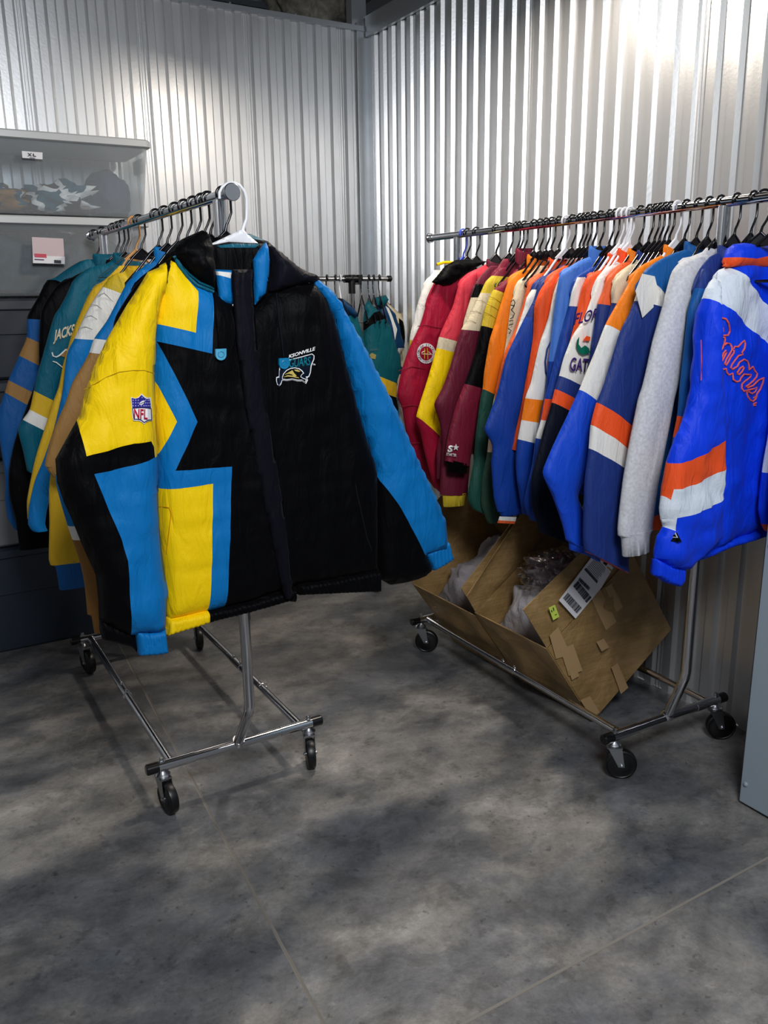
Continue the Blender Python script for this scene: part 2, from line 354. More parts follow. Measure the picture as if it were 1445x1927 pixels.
# ------------------------------------------------------------------ hangers
_hm = {}
def hanger(side, Y, mat, label, group=None, style='tube', kind='hanger', hw=.118, tilt=0., parent=None):
    zb = 1.8423 if side == 'L' else 1.826
    key = (style, hw)
    if key not in _hm:
        r = .0036; m = MB(); R = .0195
        h = arc((0, 0, 0), R, 205, -20, 14, (1, 0, 0), (0, 0, 1))
        tail = [h[-1]+Vector((.0005, 0, -.012)), Vector((.019, 0, -.045)), Vector((.012, 0, -.062)), Vector((.003, 0, -.078)), Vector((0, 0, -.092))]
        if style == 'wire':
            m.tube(h+tail[:-1]+[Vector((0, 0, -.10))], .0016, 8); m.tube([(0, 0, -.10), (-hw, 0, -.185), (hw, 0, -.185), (0, 0, -.10)], .002, 8)
        else:
            m.tube(h+tail, [r*.9]+[r]*(len(h)+len(tail)-2)+[r*1.3], 10)
            m.tube([(0, 0, -.092), (-.03, 0, -.120), (-hw*.6, 0, -.167), (-hw, 0, -.214), (-hw, 0, -.222), (-hw+.01, 0, -.226), (0, 0, -.224), (hw-.01, 0, -.226), (hw, 0, -.222), (hw, 0, -.214), (hw*.6, 0, -.167), (.03, 0, -.120), (0, 0, -.092)], r*1.15, 10)
            m.add([(-.045, -.002, -.125), (0, -.002, -.088), (.045, -.002, -.125), (0, -.002, -.132), (-.045, .002, -.125), (0, .002, -.088), (.045, .002, -.125), (0, .002, -.132)], [(0, 1, 2, 3), (7, 6, 5, 4), (0, 4, 5, 1), (1, 5, 6, 2), (2, 6, 7, 3), (3, 7, 4, 0)])
        _hm[key] = m.mesh('hanger_mesh'); _hm[key].polygons.foreach_set('use_smooth', [True]*len(_hm[key].polygons)); sharp(_hm[key], 40)
    me = _hm[key].copy(); me.materials.append(mat)
    me.transform(Matrix.Rotation(tilt, 4, 'Z'))
    o = bpy.data.objects.new('coat_hanger', me); COL.objects.link(o); o.location = (barx(Y, side), Y, zb+.0005)
    return tag(o, label, kind, group)

# ------------------------------------------------------------------ stacked tubs and totes at the back left
m, nt, b = new_mat('translucent_plastic'); L = nt.links
tr = nt.nodes.new('ShaderNodeBsdfTransparent'); tr.inputs[0].default_value = (.93, .95, .96, 1)
b.inputs['Base Color'].default_value = (.78, .80, .81, 1); b.inputs['Roughness'].default_value = .08; b.inputs['Specular IOR Level'].default_value = .8
mx = nt.nodes.new('ShaderNodeMixShader'); lw = nt.nodes.new('ShaderNodeLayerWeight'); lw.inputs[0].default_value = .35
mr = nt.nodes.new('ShaderNodeMapRange'); mr.inputs['To Min'].default_value = .13; mr.inputs['To Max'].default_value = .75
L.new(lw.outputs['Facing'], mr.inputs['Value']); L.new(mr.outputs['Result'], mx.inputs[0]); L.new(tr.outputs[0], mx.inputs[1]); L.new(b.outputs[0], mx.inputs[2])
L.new(mx.outputs[0], nt.nodes['Material Output'].inputs[0]); clearp = m
frost = plain('frosted_lid_plastic', (196, 198, 198), .35)
def rrect(x0, x1, y0, y1, r, n=6):
    out = []
    for cx, cy, a0 in ((x1-r, y1-r, 0), (x0+r, y1-r, 90), (x0+r, y0+r, 180), (x1-r, y0+r, 270)):
        for i in range(n+1):
            a = math.radians(a0+90*i/n); out.append((cx+r*math.cos(a), cy+r*math.sin(a)))
    return out
def ringloft(m, rings, cap0=True, cap1=True, mi=0):
    n = len(rings[0]); vs = [v for r in rings for v in r]
    fs = [(i*n+j, i*n+(j+1) % n, (i+1)*n+(j+1) % n, (i+1)*n+j) for i in range(len(rings)-1) for j in range(n)]
    if cap0: fs.append(tuple(range(n))[::-1])
    if cap1: fs.append(tuple((len(rings)-1)*n+j for j in range(n)))
    m.add(vs, fs, mi)
def ring(x0, x1, y0, y1, z, r=.03): return [(a, b_, z) for a, b_ in rrect(x0, x1, y0, y1, r)]
def tub(z0, z1, x0, x1, label, ins=.03):
    y0, y1 = 3.93, 4.38
    t = empty('storage_tub', ((x0+x1)/2, 4.15, z0), label, 'storage tub')
    m = MB()
    outs = [(ins+.012, z0), (ins, z0+.012), (0.004, z1-.045), (0.004, z1-.03)]
    rings = [ring(x0+i, x1-i, y0+i, y1-i, z) for i, z in outs]
    inner = [ring(x0+i+.003, x1-i-.003, y0+i+.003, y1-i-.003, z) for i, z in ((.004, z1-.03), (.004, z1-.045), (ins, z0+.015), (ins+.012, z0+.004))]
    ringloft(m, rings+inner, True, True); m.build('tub_body', clearp, t, angle=30)
    m = MB(); ringloft(m, [ring(x0-.012+i, x1+.012-i, y0-.012+i, y1+.012-i, z, .04) for i, z in ((.01, z1-.04), (0, z1-.036), (0, z1-.012), (.006, z1-.006), (.02, z1-.006), (.024, z1-.012), (.05, z1-.012))]); m.build('lid', frost, t, angle=30)
    m = MB(); m.box((x1-.002, 4.09, z1-.12), (x1+.02, 4.21, z1-.06)); m.build('latch', frost, t, bevel=.005)
    return t
tubA = tub(1.935, 2.262, .30, 1.155, 'translucent plastic tub with a paper label, on top of the stack against the metal wall')
tubB = tub(1.60, 1.93, .30, 1.12, 'translucent plastic tub with a pink product card, below the top tub')
def quadcard(name, corners, Y, mat, parent, th=.0015):
    pts = [at(px, py, Y) for px, py in corners]; m = MB(); n = len(pts)
    m.add([tuple(p) for p in pts]+[(p.x, p.y+th, p.z) for p in pts], [tuple(range(n)), tuple(range(n, 2*n))[::-1]]+[(i, (i+1) % n, n+(i+1) % n, n+i) for i in range(n)])
    return m.build(name, mat, parent, smooth=False)
ink = plain('printed_ink', (60, 62, 70), .7); paper = plain('white_paper', (236, 234, 236), .7)
lb = quadcard('label', [(41, 284), (80, 287), (80, 300), (42, 297)], 3.915, paper, tubA)
for s in ([(52, 288), (54, 288), (60, 294), (58, 294)], [(58, 288), (60, 288), (54, 294), (52, 294)], [(62, 289), (64, 289), (64, 294), (62, 294)], [(63, 293), (68, 293.5), (68, 295), (63, 294.5)], [(56, 296), (66, 297), (66, 298), (56, 297)]): quadcard('handwriting', s, 3.912, ink, lb)
cardp = plain('card_pink', (206, 184, 186), .4); card = quadcard('product_card', [(60, 446), (119, 449), (122, 497), (62, 495)], 3.905, cardp, tubB)
redp = plain('card_red', (200, 60, 80), .4)
quadcard('printed_logo', [(65, 477), (87, 478), (88, 485), (65, 484)], 3.902, redp, card)
quadcard('barcode', [(102, 489), (115, 490), (115, 496), (102, 495)], 3.902, ink, card)
quadcard('printed_band', [(62, 481), (122, 483), (122, 497), (62, 495)], 3.9035, paper, card)
quadcard('printed_line', [(65, 487), (83, 488), (83, 490), (65, 489)], 3.902, plain('ink_violet', (90, 40, 90), .6), card)
def blob(name, c, s, mat, label, cat, group=None, seed=0, rough=.35, sub=4, freq=2.2, flat=0., parent=None, mats2=None):
    bm = bmesh.new(); bmesh.ops.create_icosphere(bm, subdivisions=sub, radius=1)
    for v in bm.verts:
        d = v.co.normalized(); n_ = 1+rough*noise.noise(d*freq+Vector((seed, 0, 0)))+rough*.35*noise.noise(d*freq*3+Vector((0, seed, 0)))
        k = 1/max(abs(d.x), abs(d.y), abs(d.z)); q = d*(1*(1-flat)+k*flat)*n_
        z = max(q.z, -.8)
        v.co = Vector((c[0]+q.x*s[0], c[1]+q.y*s[1], c[2]+z*s[2]))
    if mats2:
        for f in bm.faces:
            cc = (f.calc_center_median()-Vector(c)); w = noise.noise(Vector((cc.x*9+seed, cc.y*9, cc.z*16)))
            f.material_index = 0 if w < -.05 else (1 if w < .25 else 2)
    me = bpy.data.meshes.new(name); bm.to_mesh(me); bm.free()
    o = link(name, me, [mat]+(mats2 or []), parent, loc=None if parent else c)
    return tag(o, label, cat, group) if parent is None else o
teald = F('T'); nk = F('NK'); ww = F('WW')
blob('knit_cap', (1.0, 4.14, 2.03), (.10, .13, .115), fab((52, 66, 92)), 'dark navy knit cap standing at the right end of the top tub', 'cap', seed=3, rough=.25)
blob('folded_jersey', (.79, 4.14, 2.005), (.15, .15, .07), F('T'), 'folded teal and white jersey lying in the top tub beside the navy cap', 'jersey', seed=5, rough=.5, freq=2.5, mats2=[ww, nk], flat=.2)
blob('folded_jersey', (.52, 4.14, 2.0), (.15, .15, .06), F('WW'), 'folded pale jersey at the left end of the top tub', 'jersey', seed=8, rough=.4, flat=.2, mats2=[F('T'), F('TAN')])
blob('folded_shirt', (.88, 4.14, 1.72), (.17, .16, .12), fab((70, 76, 84)), 'crumpled grey shirt in the second tub, right of the product card', 'shirt', seed=12, rough=.45, flat=.3)
blob('folded_shirt', (.55, 4.14, 1.72), (.19, .16, .12), fab((42, 66, 78)), 'plastic-wrapped dark teal shirt in the second tub, behind the product card', 'shirt', seed=15, rough=.45, flat=.3)
totem = plain('dark_tote_plastic', (44, 48, 56), .5); totel = plain('grey_tote_plastic', (126, 128, 132), .45); toten = plain('navy_tote_plastic', (30, 40, 54), .5)
def tote(z0, z1, x0, x1, mat, label, y0=3.95):
    y1 = 4.39; t = empty('storage_tote', ((x0+x1)/2, 4.17, z0), label, 'storage tote')
    m = MB(); ringloft(m, [ring(x0+i, x1-i, y0+i, y1-i, z) for i, z in ((.045, z0), (.035, z0+.01), (.022, z0+(z1-z0)*.55), (.012, z0+(z1-z0)*.56), (.006, z1-.05))]); m.build('tote_body', mat, t, angle=25)
    m = MB(); ringloft(m, [ring(x0-.006+i, x1+.006-i, y0-.006+i, y1+.006-i, z, .04) for i, z in ((.004, z1-.05), (0, z1-.045), (0, z1-.012), (.01, z1-.002), (.05, z1-.002))]); m.build('lid', mat, t, angle=25)
    return t
tote(.0, .505, .15, .95, toten, 'dark navy plastic tote on the concrete floor at the bottom of the stack', 3.97)
tote(.507, .90, .20, .95, totel, 'light grey plastic tote in the stack, above the navy tote on the floor')
tote(.902, 1.25, .20, .95, totem, 'charcoal plastic tote above the light grey tote')
tote(1.252, 1.592, .22, 1.0, totem, 'charcoal plastic tote directly under the two translucent tubs')

# ------------------------------------------------------------------ cardboard boxes leaning in the right rack's base
m_, nt, b = new_mat('cardboard'); L = nt.links; tc = nt.nodes.new('ShaderNodeTexCoord')
g = ramp(nz(7, 6, .6).outputs['Fac'], [(.3, (128, 102, 62)), (.5, (150, 120, 76)), (.7, (170, 138, 92))])
mp = nt.nodes.new('ShaderNodeMapping'); mp.inputs['Scale'].default_value = (3, 3, 60); mp.inputs['Rotation'].default_value = (0, .6, 0); L.new(tc.outputs['Object'], mp.inputs['Vector'])
st_ = ramp(nz(1, 4, 2, .6, mp.outputs['Vector']).outputs['Fac'], [(.4, .9), (.6, 1.08)])
cc = mixc(1., g.outputs[0], st_.outputs[0], 'MULTIPLY'); L.new(cc, b.inputs['Base Color']); b.inputs['Roughness'].default_value = .42
bp = nt.nodes.new('ShaderNodeBump'); bp.inputs['Strength'].default_value = .5; bp.inputs['Distance'].default_value = .01; L.new(nz(16, 6, 1.5).outputs['Fac'], bp.inputs['Height']); L.new(bp.outputs['Normal'], b.inputs['Normal'])
cardm = m_
tapem = plain('packing_tape', (178, 146, 104), .3); cardin = plain('cardboard_inside', (150, 122, 82), .8)
A = Vector((1.888, 0, .362)); Bq = Vector((2.128, 0, .012)); Cq = Vector((2.536, 0, .298)); dU = (A-Bq).normalized(); dV = (Cq-Bq).normalized()
hA = (A-Bq).length; hV = (Cq-Bq).length
def bp3(u, v, y): q = Bq+dU*u+dV*v; return Vector((q.x, y, q.z))     # u: out of the opening, v: along the width
def slab(m, corners, th, seg=8, wob=.004, seed=0, mi=0):
    """a bent cardboard sheet through four corners"""
    c = [Vector(p) for p in corners]; n = (c[1]-c[0]).cross(c[3]-c[0]).normalized()
    vs = []; 
    for k in (0, 1):
        for i in range(seg+1):
            for j in range(seg+1):
                s, t_ = i/seg, j/seg; p = c[0]*(1-s)*(1-t_)+c[1]*s*(1-t_)+c[2]*s*t_+c[3]*(1-s)*t_
                w = wob*noise.noise(p*7+Vector((seed, 0, 0)))*math.sin(math.pi*s)**.5*1.5*(math.sin(math.pi*t_)**.5) if 0 < s < 1 and 0 < t_ < 1 else 0
                vs.append(p+n*(w+k*th))
    N = (seg+1)**2; q = lambda i, j: i*(seg+1)+j; fs = []
    for i in range(seg):
        for j in range(seg):
            fs.append((q(i, j), q(i, j+1), q(i+1, j+1), q(i+1, j))); fs.append((N+q(i, j), N+q(i+1, j), N+q(i+1, j+1), N+q(i, j+1)))
    for i in range(seg):
        for a, b_ in ((q(i, 0), q(i+1, 0)), (q(i+1, seg), q(i, seg)), (q(0, i+1), q(0, i)), (q(seg, i), q(seg, i+1))): fs.append((a, b_, N+b_, N+a))
    m.add(vs, fs, mi)
def carton(y0, y1, label, near, sh=0.):
    t = empty('cardboard_box', (2.13, (y0+y1)/2, .01), label, 'cardboard box')
    W = hV-.012; Hh = hA-sh; th = .004
    P = lambda u, v, y: bp3(u, v, y)
    def sl(name, c, seed, mat=cardm, wob=.02, th_=th, seg=10, par=t):
        m = MB(); slab(m, c, th_, seg, wob, seed); return m.build(name, mat, par, angle=50)
    m = MB()
    slab(m, [P(0, 0, y0), P(Hh, 0, y0), P(Hh, W, y0), P(0, W, y0)], -th, 14, .012, 1)
    slab(m, [P(0, 0, y1), P(Hh, 0, y1), P(Hh, W, y1), P(0, W, y1)], th, 10, .010, 2)
    slab(m, [P(0, 0, y0), P(Hh, 0, y0), P(Hh, 0, y1), P(0, 0, y1)], th, 14, .03, 3)
    slab(m, [P(0, W, y0), P(Hh, W, y0), P(Hh, W, y1), P(0, W, y1)], -th, 10, .01, 4)
    slab(m, [P(0, 0, y0), P(0, W, y0), P(0, W, y1), P(0, 0, y1)], -th, 10, .01, 5)
    m.build('box_body', cardm, t, angle=50)
    return t, sl, P, W, Hh
t, sl, P, W_, H_ = carton(2.068, 2.49, 'brown cardboard box with a white shipping label, leaning on the right rack base', True)
f1 = sl('flap', [P(H_, 0.0, 2.070), P(H_+.20, .004, 2.074), P(H_+.19, .31, 2.066), P(H_, W_, 2.070)], 11)
f2 = sl('flap', [P(H_, 0.0, 2.488), P(H_+.10, .0, 2.47), P(H_+.22, W_*.9, 2.45), P(H_, W_, 2.488)], 12)
f3 = sl('flap', [P(H_, W_, 2.07), P(H_+.12, W_+.0, 2.08), P(H_+.12, W_+.0, 2.47), P(H_, W_, 2.488)], 13)
def onface(name, pts, mat, par, off=.004, th=.001, Y=2.068):
    q = [at(px, py, Y-off) for px, py in pts]; m = MB(); n = len(q)
    m.add([(p.x, Y-off-th, p.z) for p in q]+[(p.x, Y-off, p.z) for p in q], [tuple(range(n)), tuple(range(n, 2*n))[::-1]]+[(i, (i+1) % n, n+(i+1) % n, n+i) for i in range(n)])
    return m.build(name, mat, par, smooth=False)
boxA = t
for iq, q in enumerate(([(1100,1100),(1122,1094),(1160,1170),(1140,1186)], [(1138,1106),(1150,1098),(1172,1142),(1160,1152)], [(1034,1196),(1050,1180),(1074,1232),(1046,1240)], [(1054,1222),(1078,1212),(1096,1262),(1070,1272)],
          [(1150,1256),(1162,1248),(1182,1294),(1168,1306)], [(1122,1208),(1136,1202),(1146,1218),(1132,1226)], [(1070,1262),(1084,1256),(1090,1272),(1076,1280)], [(1092,1318),(1110,1310),(1128,1340),(1114,1352)])):
    onface('tape_patch', q, tapem, boxA, .0085+.0008*iq, .0006)
def crop6(pts): return [(1020+x/9.03, 1040+y/9.03) for x, y in pts]
lab = onface('shipping_label', crop6([(285, 810), (565, 1120), (1000, 600), (1205, 260), (1150, 180), (1030, 90), (850, 60)]), paper, boxA, .014)
onface('printed_bar', crop6([(740, 260), (945, 490), (925, 520), (715, 290)]), ink, lab, .0162)
onface('printed_bar', crop6([(1060, 140), (1110, 185), (1085, 225), (1035, 180)]), plain('ink_black', (18, 18, 22), .6), lab, .0162)
onface('printed_bar', crop6([(1110, 235), (1185, 300), (1175, 320), (1100, 250)]), plain('ink_amber', (190, 140, 50), .6), lab, .0162)
for (a, d, bq, w) in (((440, 680), (240, 265), (-85, 95), 26), ((610, 480), (230, 285), (-85, 90), 26), ((640, 420), (180, 180), (-28, 50), 22)):
    i = 0
    while i < w:
        f0 = i/w; f1_ = f0+random.choice((.012, .02, .03)); pq = [(a[0]+d[0]*f+bq[0]*g, a[1]+d[1]*f+bq[1]*g) for f, g in ((f0, 0), (f1_, 0), (f1_, 1), (f0, 1))]
        o = onface('barcode_stripe', crop6(pq), ink, lab, .0162); i += 1
for i in range(9):
    x0, y0 = 742+i*19, 252-i*22; k = .95-.05*(i % 3)
    onface('printed_line', crop6([(x0+14, y0+6), (x0+14+200*k, y0+6+225*k), (x0+8+200*k, y0+12+225*k), (x0+8, y0+12)]), plain('ink_grey', (120, 122, 130), .6) if i == 0 else bpy.data.materials['ink_grey'], lab, .0162)
stk = onface('yellow_sticker', crop6([(110, 935), (215, 885), (290, 1085), (185, 1150)]), plain('sticker_yellow', (206, 226, 90), .5), boxA, .014)
for q in ([(150, 980), (165, 975), (175, 1010), (162, 1014)], [(180, 935), (196, 930), (206, 985), (194, 990)], [(215, 1055), (245, 1040), (250, 1048), (220, 1063)]): onface('handwriting', crop6(q), ink, stk, .0162)
t2, sl2, P2, W2, H2 = carton(2.505, 2.97, 'second open cardboard box, behind the one with the shipping label', False, .03)
sl2('flap', [P2(H2, 0, 2.968), P2(H2+.17, .02, 2.99), P2(H2+.22, W2*.9, 3.0), P2(H2, W2, 2.968)], 21)
sl2('flap', [P2(H2, W2, 2.51), P2(H2+.14, W2, 2.55), P2(H2+.14, W2, 2.93), P2(H2, W2, 2.968)], 22)
sl2('flap', [P2(H2, 0.01, 2.508), P2(H2+.13, .02, 2.53), P2(H2+.20, W2*.95, 2.52), P2(H2, W2, 2.508)], 23)
# the clothes in the cartons
def crumple(name, u0, u1, v0, v1, y0, y1, mat, label, cat, seed, amp=.03):
    m = MB(); n = 40; vs = []
    for i in range(n+1):
        for j in range(n+1):
            s, q = i/n, j/n; v = v0+(v1-v0)*s; y = y0+(y1-y0)*q
            e = min(1, 6*min(s, 1-s))*min(1, 6*min(q, 1-q))
            w = noise.noise(Vector((v*9+seed, y*9, 0)))*amp*1.8+abs(noise.noise(Vector((v*22, y*18+seed, 5))))*amp*1.3+noise.noise(Vector((v*55, y*50, seed)))*amp*.3
            vs.append(bp3(u0+(u1-u0)*math.sin(math.pi*min(max(q, .0), 1))**.6*e+w*e, v, y))
    m.add(vs, [(i*(n+1)+j, i*(n+1)+j+1, (i+1)*(n+1)+j+1, (i+1)*(n+1)+j) for i in range(n) for j in range(n)])
    k = len(vs); m.add([bp3(.02, v, y) for v, y in ((v0, y0), (v0, y1), (v1, y1), (v1, y0))], [(0, 1, 2, 3)])
    # side skirts down to the bottom of the box
    edge = [(i, 0) for i in range(n+1)]+[(n, j) for j in range(1, n+1)]+[(n-i, n) for i in range(1, n+1)]+[(0, n-j) for j in range(1, n)]
    top = [vs[i*(n+1)+j] for i, j in edge]; bot = [bp3(.02, v0+(v1-v0)*i/n, y0+(y1-y0)*j/n) for i, j in edge]; N = len(top)
    m.add(top+bot, [(i, (i+1) % N, N+(i+1) % N, N+i) for i in range(N)])
    me = m.mesh(name); bm = bmesh.new(); bm.from_mesh(me); bmesh.ops.remove_doubles(bm, verts=bm.verts, dist=.0005); bmesh.ops.recalc_face_normals(bm, faces=bm.faces); bm.to_mesh(me); bm.free()
    o = link(name, me, [mat], None, True, tuple(bp3(.2, (v0+v1)/2, (y0+y1)/2))); sharp(me, 60); return tag(o, label, cat)
crumple('sweatshirt_bundle', .30, .42, .016, .48, 2.082, 2.478, fab((172, 166, 168), .8, .9, (14, 14, 14)), 'crumpled pale grey sweatshirts filling the cardboard box with the shipping label', 'sweatshirts', 3, .045)
crumple('sweatshirt_bundle', .26, .36, .016, .47, 2.52, 2.955, fab((126, 122, 126), .8, .9, (14, 14, 14)), 'crumpled grey clothes filling the second cardboard box', 'sweatshirts', 9)
m_, nt, b = new_mat('clear_polybag'); L = nt.links
tr = nt.nodes.new('ShaderNodeBsdfTransparent'); gl = nt.nodes.new('ShaderNodeBsdfGlossy'); gl.inputs['Roughness'].default_value = .12
mx = nt.nodes.new('ShaderNodeMixShader'); lw = nt.nodes.new('ShaderNodeLayerWeight'); lw.inputs[0].default_value = .3
L.new(lw.outputs['Facing'], mx.inputs[0]); L.new(tr.outputs[0], mx.inputs[1]); L.new(gl.outputs[0], mx.inputs[2]); L.new(mx.outputs[0], nt.nodes['Material Output'].inputs[0])
poly = m_
bg = blob('plastic_bag', tuple(bp3(.45, .30, 2.26)), (.15, .13, .07), poly, 'clear plastic bag over grey clothes at the top of the torn cardboard box', 'plastic bag', seed=21, rough=.5, freq=3, sub=5)
blob('wrapped_shirt', tuple(bp3(.435, .31, 2.27)), (.12, .11, .05), fab((120, 108, 112), .7, .9, (14, 14, 14)), 'folded grey shirt inside the clear bag on the cardboard box pile', 'shirt', seed=22, rough=.5, freq=3, sub=5)
# ------------------------------------------------------------------ garments
def catmull(P, step=.018):
    """P: list of tuples of floats; first two are x, z (smoothed), the rest linear. returns rows and key indexes"""
    out = []; keys = []
    for i in range(len(P)-1):
        p0 = P[max(0, i-1)]; p1 = P[i]; p2 = P[i+1]; p3 = P[min(len(P)-1, i+2)]
        n = max(1, int(math.ceil(math.hypot(p2[0]-p1[0], p2[1]-p1[1])/step))); keys.append(len(out))
        for k in range(n):
            t = k/n; row = []
            for c in range(len(p1)):
                if c < 2:
                    a = (p2[c]-p0[c])*.35; b_ = (p3[c]-p1[c])*.35
                    h = (2*t**3-3*t*t+1)*p1[c]+(t**3-2*t*t+t)*a+(-2*t**3+3*t*t)*p2[c]+(t**3-t*t)*b_
                    row.append(h)
                else: row.append(p1[c]*(1-t)+p2[c]*t)
            out.append(row)
    keys.append(len(out)); out.append(list(P[-1])); return out, keys
def loft(name, rows, cols, mats, Y, parent, seed=0, fold=.006, rib=0, n=20, back=.6, cap=True, open_=False):
    """rows: (Lx, Lz, slope, width, T); cols: material per row-interval"""
    m = MB(); rings = []
    for (lx, lz, sl, w, T) in rows:
        rg = []
        for j in range(n):
            th = 2*math.pi*j/n; c = .5-.5*math.cos(th); s = math.sin(th); s = math.copysign(abs(s)**.8, s)
            x = lx+w*c; z = lz+w*sl*c
            y = -T*s if s > 0 else -T*back*s
            f = noise.noise(Vector((x*15+seed*3.7, z*3.2, seed*1.3)))*fold+noise.noise(Vector((x*34+seed, z*9, seed)))*fold*.5
            if rib: f += rib*math.sin(c*w*900)
            y += f*abs(math.sin(th)); rg.append((x, Y+y, z))
        rings.append(rg)
    names = []
    vs = [v for r in rings for v in r]; b0 = 0
    m.v = vs
    for i in range(len(rings)-1):
        mk = cols[i]
        if mk not in names: names.append(mk)
        for j in range(n):
            m.f.append((i*n+j, i*n+(j+1) % n, (i+1)*n+(j+1) % n, (i+1)*n+j)); m.m.append(names.index(mk))
    if cap:
        m.f.append(tuple(range(n))[::-1]); m.m.append(0); m.f.append(tuple((len(rings)-1)*n+j for j in range(n))); m.m.append(len(names)-1)
    o = m.build(name, [F(k) if isinstance(k, str) else k for k in names], parent, angle=70)
    return o
def zf_slope(px, py, sl, Y):
    if sl is None: return 0.
    p = at(px, py, Y); q = at(px+40, py+40*sl, Y); return (q.z-p.z)/(q.x-p.x)
def jacket(side, Y, edge, sh, label, hem=1.0, hemcol=None, w=.15, T=.024, cuff=None, collar=None, bodycol=None, seed=None, name='jacket', right=True, cat='jacket', hemh=.05, fold=.009, wend=None, tail=None, parts=None, bodyw=None):
    xb = barx(Y, side); seed = seed if seed is not None else Y*17
    t = empty(name, (xb, Y, 1.70), label, cat)
    pts = [at(e[0], e[1], Y) for e in edge]
    col = []; c = None
    for e in edge:
        if len(e) > 2 and e[2]: c = e[2]
        col.append(c)
    slp = [None]*len(edge)
    for i, e in enumerate(edge):
        if len(e) > 3: slp[i] = zf_slope(e[0], e[1], e[3], Y)
    known = [i for i, s in enumerate(slp) if s is not None]
    for i in range(len(slp)):
        if slp[i] is None:
            a = [k for k in known if k < i]; b_ = [k for k in known if k > i]
            if a and b_: slp[i] = slp[a[-1]]*(b_[0]-i)/(b_[0]-a[-1])+slp[b_[0]]*(i-a[-1])/(b_[0]-a[-1])
            else: slp[i] = (slp[a[-1]] if a else slp[b_[0]] if (b_ and i >= sh) else 0.)
    lim = xb+(.345 if side == 'R' else .6)
    # body
    K = [(pts[i].x, pts[i].z, 0, 0, 0) for i in range(sh+1)]
    xs_ = pts[sh].x+(.02 if bodyw is None else bodyw)
    K += [(xs_+.005, pts[sh].z-.10, 0, 0, 0), (xs_+.012, (pts[sh].z+hem)/2, 0, 0, 0), (xs_+.004, hem+hemh, 0, 0, 0)]
    rows, keys = catmull(K, .03); rr = []; cc = []
    bz = bodycol or [(9, col[0])]
    for k, r_ in enumerate(rows):
        rx = min(2*xb-r_[0], lim); f = min(1, .25+k*.16)
        rr.append((r_[0], r_[1], 0, max(.02, rx-r_[0]), T*f))
        q = [cn for zz, cn in bz if r_[1] <= zz+1e-6]; cc.append(q[-1])
    body = loft('body', rr, cc, None, Y+.003, t, seed, fold)
    hc = hemcol or cc[-1]; x0, z0, _, w0, T0 = rr[-1]
    loft('hem_band', [(x0, z0+.004, 0, w0, T0), (x0+.006, z0-.01, 0, w0-.012, T0*.9), (x0+.006, hem+.004, 0, w0-.012, T0*.85), (x0+.01, hem, 0, w0-.02, T0*.6)], [hc]*3, None, Y+.003, t, seed, .002, .0022, n=64)
    # near sleeve
    def sleeve(mir):
        i0 = max(0, sh-1); K = []; n = len(edge)
        for i in range(i0, n):
            f = (i-i0)/max(1, n-1-i0)
            ww_ = .03 if i == i0 else (w*.62 if i == i0+1 else w*(1-.12*f) if wend is None else w*(1-f)+wend*f)
            K.append((pts[i].x, pts[i].z, slp[i], ww_, T*(.5 if i == i0 else .85 if i == i0+1 else 1.05)))
        rows, keys = catmull(K); cols = []
        for k in range(len(rows)-1):
            kk = max(j for j, q in enumerate(keys) if q <= k); cols.append(col[i0+kk])
        if mir:
            ext = min(r[0] for r in rows); s = min(1, (lim-.005-xb)/(xb-ext)) if side == 'R' else 1
            rows = [(xb+(xb-r[0])*s-r[3]*.9, r[1]-r[2]*0, 0, r[3]*.9, r[4]) for r in rows]
        o = loft('sleeve', rows, cols, None, Y-(.008 if not mir else 0), t, seed+(5 if mir else 0), fold)
        if cuff:
            x, z, sl, w_, T_ = rows[-1]; cl, ln = cuff[0], cuff[1]; dx = cuff[2] if len(cuff) > 2 and not mir else 0
            loft('cuff', [(x+.004, z+.006, sl, w_-.008, T_), (x+w_*.10, z-.012, sl, w_*.80, T_*.9), (x+w_*.12+dx, z-ln, sl*.6, w_*.76, T_*.8), (x+w_*.14+dx, z-ln-.003, sl*.6, w_*.7, T_*.5)], [cl]*3, None, Y-(.008 if not mir else 0), o, seed, .001, .0022, n=56)
        return o
    s1 = sleeve(False)
    if right: sleeve(True)
    if collar:
        k, hh = collar[0], collar[1]; dz = collar[2] if len(collar) > 2 else 0; nz_ = pts[0].z+.0+dz; a = min(.062, max(.045, abs(xb-pts[0].x)*.95)); hh = min(hh, .022)
        m = MB(); N = 28; prof = [(1.0, -.03), (1.02, hh*.5), (.95, hh), (.90, hh), (.95, hh*.5), (.93, -.03)]
        vs = [(xb+math.cos(2*math.pi*j/N)*a*f, Y+math.sin(2*math.pi*j/N)*min(.05, a*.5)*f, nz_+zz-.015*math.cos(2*math.pi*j/N*1)*0-(.018 if math.sin(2*math.pi*j/N) < 0 else 0)*abs(math.sin(2*math.pi*j/N))) for f, zz in prof for j in range(N)]
        m.add(vs, [(i*N+j, i*N+(j+1) % N, ((i+1) % 6)*N+(j+1) % N, ((i+1) % 6)*N+j) for i in range(6) for j in range(N)])
        m.build('collar', F(k), t, angle=60)
    t['_y'] = Y; del t['_y']
    return t, s1, body
def pip(P, X, Z):
    ins = np.zeros(X.shape, bool); n = len(P)
    for i in range(n):
        x1, z1 = P[i]; x2, z2 = P[(i+1) % n]
        if z1 == z2: continue
        c = ((z1 > Z) != (z2 > Z)) & (X < (x2-x1)*(Z-z1)/(z2-z1)+x1); ins ^= c
    return ins
